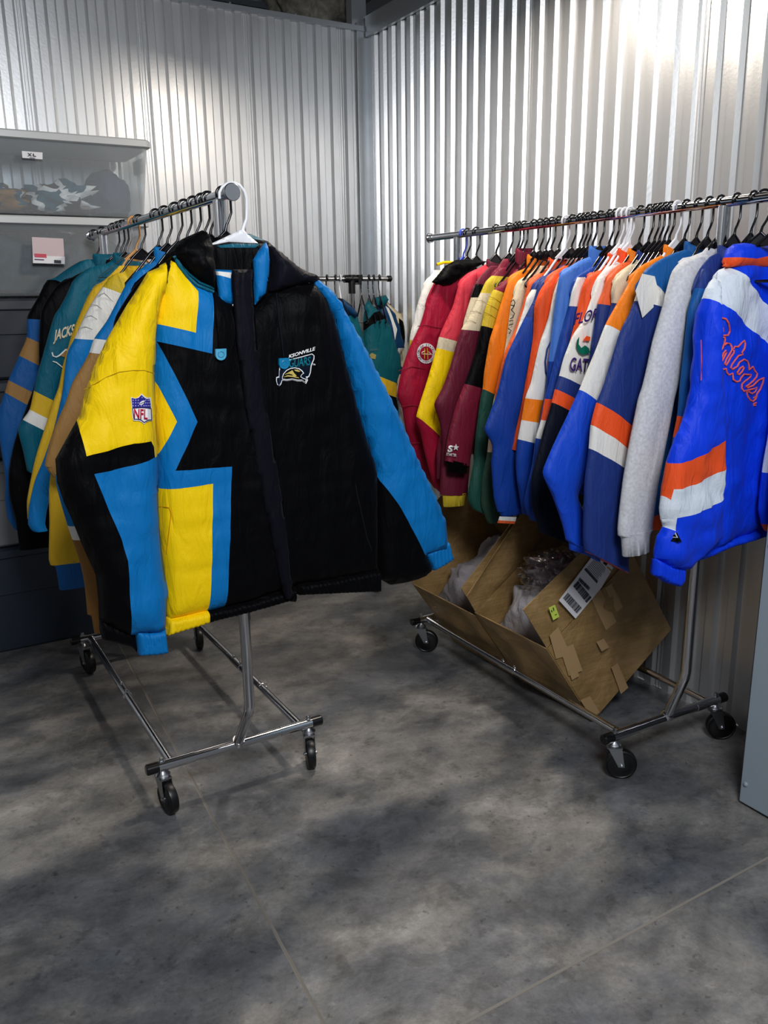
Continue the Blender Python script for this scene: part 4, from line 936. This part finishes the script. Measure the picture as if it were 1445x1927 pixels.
for q in ([(793,664),(800,660)], [(793,666),(812,667)], [(806,662),(813,668)]): cord('stitch', q, sf, .0016, 'CRM', p1, .007)
HR(2.92, 'black plastic hanger of the crimson puffer jacket')
hanger('R', 2.985, hangk, 'black plastic hanger hooked beside the bright blue one')
jacket('R', 2.785, [(915,497,'RED'),(900,505),(881,514),(862,535),(850,575),(838,602),(824,634,'CRM',.3),(819,655,'Y',.28),(802,715),(781,784,'CR',.9),(790,815),(797,850),(806,885),(815,915)], 3,
   'faded red jacket with a cream band and long yellow panel down its sleeve', hem=.93, w=.13, seed=35, hemcol='Q', collar=('M', .02))
HR(2.785, 'black plastic hanger of the red jacket with the long yellow panel')
jacket('R', 2.71, [(925,500,'M'),(915,508),(893,535,'K'),(884,560,'CRM'),(872,600),(868,620),(862,660,'M'),(848,720),(835,780),(820,850),(820,900)], 3,
   'maroon jacket showing a narrow black and cream edge on the right rack', hem=.90, w=.12, seed=36)
HR(2.70, 'black plastic hanger of the jacket with the narrow black and cream edge')
t, s, b_ = jacket('R', 2.66, [(948,487,'M2'),(936,504),(923,519,'Q'),(912,530),(902,551,'CRM',.1),(890,575),(878,600),(866,620,'M',.1),(855,655),(845,690),(830,730),(815,760),(824,790),(830,830),(828,880),(826,915),(826,930)], 2,
   'glossy maroon jacket with yellow shoulder patch and cream quilted sleeve top', hem=.87, w=.15, seed=37, hemcol='M', cuff=('Q', .05))
sf = lambda a, bb, o=0: at(a, bb, 2.66-.034-o)
for q in ([(895,566),(905,565),(914,569)], [(885,586),(897,586),(906,590)], [(876,604),(888,604),(896,608)]): cord('quilting_seam', q, sf, .0009, fab((150, 138, 110)), s, 0)
HR(2.655, 'black plastic hanger of the cream-quilted maroon jacket')
t, s, b_ = jacket('R', 2.60, [(996,478,'M2'),(975,503),(954,526),(938,537),(926,545,'Q',.5),(912,575),(903,613,'K',.35),(893,660),(880,700),(872,722,'M2'),(857,759),(845,804),(838,840),(835,866)], 3,
   'maroon jacket with yellow quilted shoulder, black panel and a small white star logo', hem=.93, w=.13, seed=39, cuff=('K', .045, .0), collar=('M2', .05), hemcol='M2')
sf = lambda a, bb, o=0: at(a, bb, 2.60-.034-o)
for q in ([(921,558),(932,562),(943,570)], [(915,572),(928,577),(938,584)], [(911,588),(922,592),(934,600)]): cord('quilting_seam', q, sf, .0009, fab((160, 136, 20)), s, 0)
text('lettering', 'S', (842, 850), (19, 1), (3, -16), sf, 'WW', s, .004, .05)
decal('star_logo', [(858+6*math.cos(a*math.pi/5-1.5)*(1 if a % 2 == 0 else .42), 842+6.5*math.sin(a*math.pi/5-1.5)*(1 if a % 2 == 0 else .42)) for a in range(10)], sf, 'WW', s, .004)
text('lettering', 'STARTER', (840, 857), (4.6, .6), (.3, -7.2), sf, 'WW', s, .004, .02)
HR(2.61, 'black plastic hanger of the maroon jacket with the star logo')
jacket('R', 2.53, [(1003,490,'O'),(994,502),(968,514),(955,528),(945,556),(930,606),(919,641),(909,700),(906,732,'G',.55),(902,749),(894,812),(889,869),(879,924),(879,942),(886,957)], 3,
   'bright orange jacket with dark green lower sleeve', hem=.88, w=.13, seed=41, collar=('O', .045), hemcol='G', fold=.008)
HR(2.55, 'black plastic hanger of the bright orange and green jacket')
t, s, b_ = jacket('R', 2.49, [(1012,500,'CRM'),(1000,514),(976,528),(966,552),(959,575),(950,640),(940,700),(925,760),(915,850,'G2'),(905,900),(903,949),(916,984)], 3,
   'cream jacket with black line print, squeezed between the two orange ones', hem=.80, w=.14, seed=43, hemcol='G2')
sf = flat(2.49-.036)
for q in ([(961,568),(966,564),(969,570),(966,578),(962,583)], [(962,583),(968,590),(965,597),(960,600)], [(958,604),(965,603),(965,610),(958,612)], [(956,618),(962,622),(958,628)], [(961,574),(968,576)]): cord('line_print', q, sf, .0016, 'K', s)
HR(2.48, 'black plastic hanger of the cream jacket with black print')
jacket('R', 2.41, [(1050,496,'OR'),(1030,506),(1006,519),(992,533),(982,571),(966,622),(947,665),(930,740),(925,820),(930,900)], 3,
   'faded orange jacket standing beside the royal blue sleeve', hem=0.960, w=.12, seed=45, collar=('R', .03))
HR(2.41, 'black plastic hanger of the faded orange jacket')
jacket('R', 2.375, [(1056,500,'NV'),(1030,514),(1009,528),(999,545,'W'),(989,560),(984,580),(976,605),(965,640),(955,690),(945,760)], 3,
   'white-sleeved jacket with navy shoulder, behind the dark royal blue one', hem=0.959, w=.12, seed=46, bodycol=[(9, 'NV'), (1.5, 'RB2')])
HR(2.375, 'white plastic hanger of the navy-shouldered jacket, toward the far end of the right rack', whitep)
t, s, b_ = jacket('R', 2.34, [(1062,498,'NV'),(1046,507),(1024,522),(1010,540),(1001,566),(985,597,'RB2'),(968,634),(949,676),(932,744),(919,779),(909,807),(914,819),(924,839),(922,874),(927,936),(934,962)], 3,
   'dark royal blue jacket with white and orange striped cuff hanging lowest before the box', hem=0.849, w=.16, seed=47, fold=.012, cuff=('RB2', .02))
decal('stripe', [(940,972),(972,973),(970,981),(938,979)], flat(2.31), 'W', s, .0); decal('stripe', [(938,979),(970,981),(968,986),(936,984)], flat(2.31), 'OR', s, .0)
HR(2.34, 'black plastic hanger of the dark royal blue jacket')
jacket('R', 2.3, [(1084,488,'R'),(1070,496),(1040,512),(1025,530),(1012,550),(1004,575),(1002,606),(1000,640),(989,705),(977,774),(966,830),(963,846)], 3,
   'orange-red jacket showing as a long thin strip down to a point', hem=1.007, w=.10, seed=49, wend=.03, bodycol=[(9, 'R'), (1.45, 'NV')])
HR(2.3, 'black plastic hanger of the orange-red strip jacket')
t, s, b_ = jacket('R', 2.26, [(1076,500,'OR'),(1060,514),(1048,526,'W'),(1039,552),(1029,599),(1015,640),(1005,680),(996,720),(986,749,'O',.1),(979,790,'W',.15),(972,826,'RB2',.25),(968,862),(970,900),(976,940),(980,966)], 3,
   'white jacket with an orange and white band above its royal blue lower sleeve', hem=0.889, w=.11, seed=51, hemcol='RB2', bodycol=[(9, 'OR'), (1.5, 'W'), (1.2, 'RB2')])
sf = flat(2.26-.036)
cord('emblem_line', [(1038,640),(1030,655),(1026,680),(1027,700),(1031,712)], sf, .0028, 'NV', s); cord('emblem_line', [(1040,644),(1034,660),(1031,684),(1033,700)], sf, .0018, 'OR', s)
HR(2.26, 'black plastic hanger of the white jacket with the orange band')
jacket('R', 2.2, [(1128,475,'LB'),(1119,480),(1090,491),(1072,502),(1053,514),(1048,528),(1044,556),(1039,599),(1034,646),(1030,680,'RB2'),(1024,740),(1012,800),(1004,860),(1000,920)], 4,
   'faded light blue jacket with stand-up collar in the middle of the right rack', hem=0.935, w=.11, seed=53, collar=('LB', .035))
HR(2.2, 'black plastic hanger of the faded light blue jacket')
jacket('R', 2.155, [(1134,494,'RB2'),(1120,498),(1105,508,'W'),(1084,522),(1073,550),(1068,576,'RB2',.1),(1060,605),(1053,629),(1041,679),(1030,725),(1023,750,'R',.05),(1016,790,'W',.05),(1006,824,'RB2',.2),(999,874),(990,911),(984,949),(996,978)], 4,
   'dark blue jacket with a white star-shaped shoulder and a small white logo by the cuff', hem=0.878, w=.13, seed=55, hemcol='RB2', collar=('RB2', .03))
HR(2.155, 'black plastic hanger of the dark blue jacket with the white shoulder')
sf = flat(2.155-.04)
for q in ([(991,922),(996,930),(989,938)], [(993,924),(993,940)]): cord('logo_line', q, sf, .0014, 'WW', None) if False else None
jacket('R', 2.11, [(1160,488,'R'),(1140,500),(1120,512),(1105,517),(1094,537),(1083,586),(1078,612),(1068,650,'NV'),(1056,690),(1050,740)], 3,
   'orange-sleeved jacket just behind the white lettered one', hem=0.967, w=.10, seed=57, collar=('R', .05))
HR(2.11, 'white plastic hanger of the orange-sleeved jacket, beside the light blue one', whitep)
t, s, b_ = jacket('R', 2.065, [(1184,480,'W'),(1170,489),(1150,500),(1126,520),(1113,553),(1094,602),(1075,630),(1058,673),(1049,707,'NV',.5),(1041,732,'R',.55),(1035,757,'NK',.55),(1019,812),(1004,869),(997,899),(998,949),(1006,979),(1012,1000)], 4,
   'white jacket with FLORIDA GATORS lettering down its sleeve, navy and orange below', hem=0.862, w=.135, seed=59, hemcol='NV', wend=.20, collar=('R', .045), bodycol=[(9, 'W'), (1.15, 'NV')])
sf = flat(2.065-.036); prp = fab((58, 34, 110))
text('lettering', 'FLORIDA', (1078, 612), (19, -5), (8, -31), sf, prp, s, .004, .02)
text('lettering', 'GATORS', (1071, 697), (17, 1.5), (4, -35), sf, prp, s, .004, .02)
decal('emblem', [(1086,640),(1090,634),(1089,648),(1094,655),(1101,650),(1108,655),(1110,664),(1098,668),(1090,664),(1085,652)], sf, fab((0, 104, 84)), s, .004)
decal('emblem', [(1097,640),(1104,632),(1111,634),(1110,642),(1102,641)], sf, 'R', s, .004)
HR(2.065, 'white plastic hanger of the FLORIDA GATORS jacket', whitep)
jacket('R', 2.02, [(1196,480,'OR'),(1180,490),(1161,501),(1140,523),(1132,548),(1122,572,'NV',.2),(1116,610),(1107,668),(1098,720),(1085,770)], 3,
   'jacket with orange shoulder and navy sleeve, next to the lettered white one', hem=0.971, w=.12, seed=61, collar=('O', .03))
jacket('R', 1.98, [(1206,484,'CRM'),(1192,494),(1171,508),(1153,529),(1147,552),(1148,570,'NV',.3),(1135,620),(1125,680),(1110,740),(1100,800)], 3,
   'cream-shouldered jacket with dark blue sleeve, just behind the orange and white one', hem=0.971, w=.12, seed=63, collar=('NV', .03))
for y, w_ in ((2.02, 'orange-shouldered navy jacket'), (1.98, 'cream-shouldered jacket')): HR(y, 'black plastic hanger of the '+w_)
jacket('R', 1.87, [(1262,474,'O'),(1240,483),(1214,496),(1195,510),(1181,531),(1159,570),(1136,611,'W',.65),(1121,649),(1104,690),(1086,733,'RB',.85),(1062,785),(1034,846),(1018,886),(1026,910),(1037,933),(1055,985),(1061,1014)], 4,
   'jacket with bright orange shoulder, long white panel and royal blue elbow', hem=0.903, w=.13, seed=65, hemcol='RB', cuff=('RB', .035), wend=.15, collar=('O', .035), bodycol=[(9, 'O'), (1.45, 'RB')], bodyw=.10)
HR(1.87, 'white plastic hanger of the orange, white and royal blue jacket', whitep)
t, s, b_ = jacket('R', 1.79, [(1296,468,'BX'),(1270,476),(1240,490,'NV'),(1215,508,'W'),(1203,528),(1196,548),(1190,566,'NV',.3),(1180,590),(1162,627),(1132,723),(1119,757,'R',.75),(1108,799,'W',.72),(1104,843,'NV',.62),(1096,908),(1094,980),(1094,1016),(1097,1036)], 5,
   'navy jacket with white yoke and a slanting orange and white chevron', hem=0.834, w=.22, T=.026, seed=67, hemcol='R', cuff=('NV', .02), collar=('BX', .04), bodyw=.12)
C['NV2'] = (36, 62, 150)
decal('yoke_point', [(1196,548),(1209,515),(1232,520),(1238,545),(1243,548),(1240,568),(1209,598)], lambda a, bb, o=0: at(a, bb, 1.79-.032-o), 'W', s, .003)
HR(1.79, 'black plastic hanger of the navy jacket with the chevron')
t, s, b_ = jacket('R', 1.71, [(1330,466,'SW'),(1323,474),(1300,483),(1277,493),(1262,510),(1255,531),(1241,586),(1225,641),(1206,723),(1197,754),(1182,834),(1169,908),(1160,994),(1161,1008)], 3,
   'heather grey sweatshirt with long sleeve and ribbed cuff', hem=0.890, w=.155, T=.03, seed=69, cat='sweatshirt', name='sweatshirt', cuff=('SW', .065, .005), bodycol=[(9, 'SW')], hemcol='SW', fold=.008, bodyw=.07) if C.update(SW=(196, 196, 200)) is None else None
for ch in [t]+list(t.children_recursive):
    if ch.type == 'MESH':
        for i, mt in enumerate(ch.data.materials): ch.data.materials[i] = heather((206, 206, 210))
HR(1.71, 'black plastic hanger of the heather grey sweatshirt')
jacket('R', 1.655, [(1352,476,'NV'),(1337,483),(1318,506),(1304,542,'BX'),(1292,580),(1285,640),(1276,720),(1271,782,'R',.1),(1264,822,'BX'),(1258,870),(1250,940),(1246,990)], 3,
   'blue jacket between the grey sweatshirt and the Gators jacket', hem=0.886, w=.12, seed=71, collar=('NV', .04), hemcol='NV')
HR(1.655, 'black plastic hanger of the blue jacket beside the grey sweatshirt')
# the big royal blue jacket nearest the camera
C['RBB'] = (4, 60, 226); C['WB'] = (214, 222, 232)
GY = 1.60
gj = empty('jacket', (barx(GY, 'R'), GY, 1.69), 'royal blue Gators jacket with white shoulders and an orange and white chevron', 'jacket')
GB = [(1345,520),(1352,508),(1367,502),(1390,490),(1420,486),(1460,486),(1500,500),(1530,540),(1545,700),(1545,900),(1540,960),(1500,975),(1443,992),(1400,1005),(1363,1020),(1326,1036),(1300,1040),(1297,900),(1300,760),(1310,640),(1325,560)]
gb, gs = inflate('body', GB, GY, 'RBB', [([(1345,520),(1352,508),(1367,500),(1384,500),(1445,578),(1560,700),(1560,790),(1470,700),(1436,640),(1412,624),(1391,600),(1362,577),(1340,556),(1320,540)], 'WB'),
    ([(1290,862),(1353,820),(1353,880),(1290,940)], 'R'), ([(1290,918),(1353,876),(1353,940),(1290,980)], 'WB')], gj, Tf=.045, Tb=.03, R=.06, fold=.012, seed=31, h=.02, foldf=(12, 6))
GS = [(1350,512),(1338,530),(1329,542),(1318,586),(1312,641),(1304,723),(1292,775),(1268,834),(1259,862),(1249,917),(1242,957),(1243,976),(1249,991),(1236,1010),(1231,1050),(1250,1066),(1286,1074),(1300,1058),(1320,1040),(1352,1010),(1353,940),(1352,880),(1353,832),(1350,700),(1345,600)]
gsl, gss = inflate('sleeve', GS, GY-.045, 'RBB', [([(1330,536),(1350,500),(1380,520),(1362,577),(1340,556)], 'WB'),
    ([(1250,856),(1259,862),(1273,877),(1300,866),(1360,828),(1360,886),(1310,912),(1273,922),(1270,943),(1249,917)], 'R'),
    ([(1240,900),(1249,917),(1270,943),(1273,922),(1310,912),(1360,882),(1360,938),(1310,962),(1275,975),(1274,1000),(1262,994),(1249,991),(1235,960)], 'WB')], gj, Tf=.045, Tb=.03, R=.055, fold=.012, seed=33, h=.016, foldf=(14, 7))
inflate('cuff', [(1232,1050),(1255,1062),(1284,1068),(1282,1085),(1274,1103),(1250,1096),(1229,1082)], GY-.045, 'RBB', [], gsl, Tf=.024, Tb=.018, R=.016, fold=.002, seed=3, rib=.0026, h=.0045)
inflate('hem_band', [(1300,1034),(1326,1028),(1363,1012),(1443,984),(1500,970),(1540,955),(1540,975),(1500,990),(1443,1002),(1363,1028),(1326,1044),(1303,1052)], GY, 'RBB', [], gj, Tf=.04, Tb=.03, R=.02, fold=.003, seed=4, rib=.0014, h=.006)
inflate('collar', [(1362,502),(1370,478),(1378,460),(1400,457),(1430,462),(1470,464),(1500,480),(1505,500),(1445,512),(1410,506),(1380,504)], GY-.01, 'RBB', [([(1355,505),(1366,482),(1420,487),(1460,478),(1520,480),(1520,495),(1450,500),(1415,510),(1385,505)], 'R')], gj, Tf=.035, Tb=.03, R=.03, fold=.004, seed=5, h=.012)
def c5(pts): return [(1320+x/8.032, 560+y/8.032) for x, y in pts]
orl = fab((236, 100, 90))
lt = None
for k, q in enumerate(([(190,505),(205,450),(240,400),(265,350),(260,325),(310,310),(370,325),(405,380),(420,440),(425,510),(400,570),(340,572),(300,560),(325,510),(320,460),(290,435),(265,445)],
    [(268,520),(270,600),(255,680),(265,750),(290,805),(320,760),(345,690),(355,640),(350,605),(270,598)],
    [(345,720),(380,690),(430,700),(460,750),(455,780),(490,770),(500,740),(550,745),(600,690),(645,650),(660,700),(650,770),(610,830),(625,860),(560,880),(510,940),(460,1010),(440,1060),(465,1085),(540,1040),(570,980),(640,935),(690,960),(715,1020),(720,1090),(775,1045),(800,1100),(840,1150),(830,1200),(780,1260),(710,1320),(665,1350),(690,1365),(780,1330),(860,1250),(940,1215),(925,1290),(890,1380),(840,1450),(820,1500),(790,1515)],
    [(205,890),(250,930),(300,945),(310,960),(340,900),(375,830),(365,800),(330,840),(300,930)], [(350,1000),(375,930),(420,860),(460,790),(490,800),(485,840),(440,900),(400,980),(370,1022),(350,1000)],
    [(295,1055),(335,1085),(370,1075),(380,1130),(415,1170),(470,1145),(480,1240),(530,1275),(575,1260),(590,1220),(640,1160),(700,1165),(745,1165),(735,1205),(660,1260),(610,1310),(605,1370),(640,1415),(700,1400),(780,1380),(835,1360),(810,1420),(760,1455),(710,1420)],
    [(535,1140),(580,1070),(625,1040),(640,1060),(610,1120),(565,1165),(540,1150)], [(680,1420),(690,1480),(730,1545),(775,1570),(810,1540),(835,1490)], [(800,1600),(825,1590),(820,1625),(790,1630),(785,1600)])):
    cord('script_lettering', c5(q), gs, .0026, orl, gb, .002)
# triangle logo on the sleeve
tl = decal('triangle_logo', [(1254,1018),(1270,995),(1283,1020)], gss, 'K', gsl, .004)
decal('triangle_logo', [(1262,1011),(1270,1000),(1276,1012)], gss, 'WB', tl, .0055); decal('triangle_logo', [(1265,1010),(1270,1005),(1273,1010)], gss, 'K', tl, .007)
cord('draw_cord', [(1319,640),(1320,680),(1319,716)], gss, .0012, 'R', gsl, .006)
HR(1.60, 'black plastic hanger of the royal blue Gators jacket, right of the chrome post')
t, s, b_ = jacket('R', 1.53, [(1492,470,'RBB'),(1478,490),(1464,540),(1456,620),(1450,700),(1444,800,'WB'),(1433,865),(1430,888,'RBB',-.2),(1426,930),(1424,960),(1430,985,'R'),(1436,998)], 2,
   'blue and white jacket cut off by the right edge of the picture', hem=0.923, w=.12, seed=75)
hanger('R', 1.53, hangk, 'black plastic hanger at the right edge of the picture, nearest on the right rack', tilt=-1.25)
hanger('R', 1.568, hangk, 'second black plastic hanger from the near end of the right rack', tilt=-1.1)
for y in (2.635, 2.515, 2.45, 2.28, 2.235, 2.13, 1.955, 1.935, 1.915, 1.895, 1.835, 1.75): hanger('R', y, hangk, 'plain black plastic hanger squeezed between others on the right rack bar', 'spare black hangers on the right rack')
hanger('R', 2.087, whitep, 'white plastic hanger touching the one of the FLORIDA GATORS jacket, without garment')
inflate_loc = None
# ---------------------------------------------------- third rack in the corner
BY = 3.98; zc = 1.667
t = empty('garment_rack', (2.17, BY, 0), 'chrome rack with black plastic joints in the far corner behind the jackets', 'clothes rack')
m = MB(); m.tube([(1.35, BY, zc), (2.40, BY, zc)], .0125, 14); hb = m.build('hanging_bar', chrome, t)
pc = at(661.7, 530, BY); x0 = pc.x
m = MB(); m.tube([(x0-.045, BY, zc), (x0+.045, BY, zc)], .02, 14); m.tube([(x0, BY, zc+.02), (x0, BY, zc-.075)], .019, 14); m.box((x0+.03, BY-.02, zc-.03), (x0+.05, BY+.02, zc+.02)); m.build('joint', blackp, t, angle=40)
m = MB(); m.tube([(x0, BY, zc-.07), (x0, BY, .06)], .0145, 14); m.build('post', chrome, t)
m = MB(); m.tube([(x0, BY-.22, .06), (x0, BY+.22, .06)], .014, 12); m.tube([(x0, BY-.2, .055), (x0, BY-.2, .0)], .02, 12); m.tube([(x0, BY+.2, .055), (x0, BY+.2, .0)], .02, 12); m.build('foot', blackp, t)
m = MB(); m.tube([(1.42, BY, zc-.01), (1.42, BY, .06)], .012, 14); m.build('post', chrome, t)
m = MB(); m.tube([(1.42, BY-.22, .06), (1.42, BY+.22, .06)], .014, 12); m.tube([(1.42, BY-.2, .055), (1.42, BY-.2, .0)], .02, 12); m.tube([(1.42, BY+.2, .055), (1.42, BY+.2, .0)], .02, 12); m.build('foot', blackp, t)
m = MB(); m.lathe([(0, .016), (.02, .017), (.026, .012)], (2.40, BY, zc), (1, 0, 0), 14); m.build('end_cap', blackp, t)
me0 = None
def bh(px, mat, lab, yaw=1.1):
    p = at(px, 528, BY); key = ('tube', .118); me = _hm[key].copy(); me.materials.append(mat); me.transform(Matrix.Rotation(math.pi/2-.25, 4, 'Z'))
    o = bpy.data.objects.new('coat_hanger', me); COL.objects.link(o); o.location = (p.x, BY, zc+.0005); tag(o, lab, 'hanger')
for px, lab in ((615, 'black hanger nearest the blue shoulder on the corner rack'), (631, 'black hanger just left of the white one on the corner rack'), (680, 'first black hanger right of the black joint on the corner rack'), (694, 'second black hanger right of the black joint on the corner rack'), (703, 'third black hanger right of the black joint on the corner rack'), (714, 'black hanger at the end of the corner rack bar')): bh(px, hangk, lab)
bh(640, whitep, 'white hanger beside the black joint on the corner rack')
def bj(Y, parts, label, z=1.55):
    p0 = at(*parts[0][1][0], Y); t = empty('jacket', (p0.x, Y, z), label, 'jacket'); r = None
    for i, (nm, pl, base, rg, dy) in enumerate(parts):
        r = inflate(nm, pl, Y+dy, base, rg, t, Tf=.035, Tb=.03, R=.05, fold=.008, seed=40+i, h=.03)
    return t, r
C['TD'] = (0, 84, 96); C['NB'] = (10, 56, 96)
bj(4.10, [('body', [(728,566),(738,578),(753,590),(762,610),(768,625),(766,660),(760,700),(754,740),(740,760),(715,700),(715,600)], 'CRM', [([(748,598),(758,605),(762,640),(757,660),(748,625)], 'K'), ([(750,690),(762,690),(760,704),(748,704)], 'NV')], 0)], 'cream jacket with black patches, last on the corner rack')
bj(4.02, [('body', [(722,560),(730,575),(743,590),(750,610),(758,640),(760,656),(752,664),(744,700),(720,760),(700,700),(705,590)], 'NB', [([(726,576),(733,580),(746,620),(742,640),(736,605)], 'W'), ([(748,655),(762,655),(760,690),(745,700)], 'W')], 0), ('collar', [(705,560),(726,555),(731,563),(722,582),(706,575)], 'TD', [], -.02)], 'dark blue jacket with white underarm on the corner rack, behind the teal one')
t, (o1, f1s) = bj(3.92, [('body', [(684,600),(686,575),(693,564),(704,578),(716,586),(727,598),(735,618),(743,645),(752,668),(755,690),(747,719),(746,750),(752,790),(752,830),(720,835),(690,800),(684,690)], 'TD',
    [([(684,625),(684,612),(704,588),(720,584),(728,599),(710,604),(697,612),(686,626)], 'K'), ([(712,708),(747,722),(746,748),(716,738)], 'YG'), ([(690,738),(716,740),(746,748),(752,770),(745,775),(700,775)], 'K')], 0)], 'teal jacket with black yoke and gold band on the corner rack')
text('lettering', 'JAGUARS', (696, 660), (3.8, -.2), (.6, -5), f1s, fab((90, 120, 130)), o1, .004); decal('emblem', [(695,668),(700,664),(708,668),(706,676),(698,674)], f1s, fab((150, 140, 80)), o1, .004)
bj(3.84, [('body', [(632,560),(645,562),(662,575),(670,590),(678,615),(686,652),(692,690),(690,720),(640,720),(625,620)], 'NK', [([(655,595),(672,590),(690,650),(680,650)], 'TD')], 0), ('collar', [(645,562),(668,583),(674,592),(668,600),(655,592),(645,575)], 'NB', [], -.02)], 'navy jacket left of the post on the corner rack')
# dark metal shelf end seen between the racks
p = at(738, 578, 4.2); q = at(781, 578, 4.2)
t = empty('metal_shelf', ((p.x+q.x)/2, 4.2, 0), 'dark grey metal shelf frame against the corner wall', 'shelf')
shm = plain('dark_steel', (62, 62, 60), .4, .6)
m = MB(); m.box((p.x-.05, 4.15, p.z-.02), (XW-.03, 4.19, p.z+.02)); m.box((p.x-.05, 4.19, p.z-.004), (XW-.03, 4.36, p.z+.004)); m.build('shelf_board', shm, t, bevel=.002)
for x in (p.x-.04, at(766, 600, 4.2).x, XW-.05):
    m = MB(); m.box((x-.016, 4.155, 0), (x+.016, 4.185, p.z-.02)); m.build('leg', shm, t, bevel=.002)
for o in list(bpy.data.objects):
    if o.type == 'MESH' and len(o.data.polygons) == 0: bpy.data.objects.remove(o)
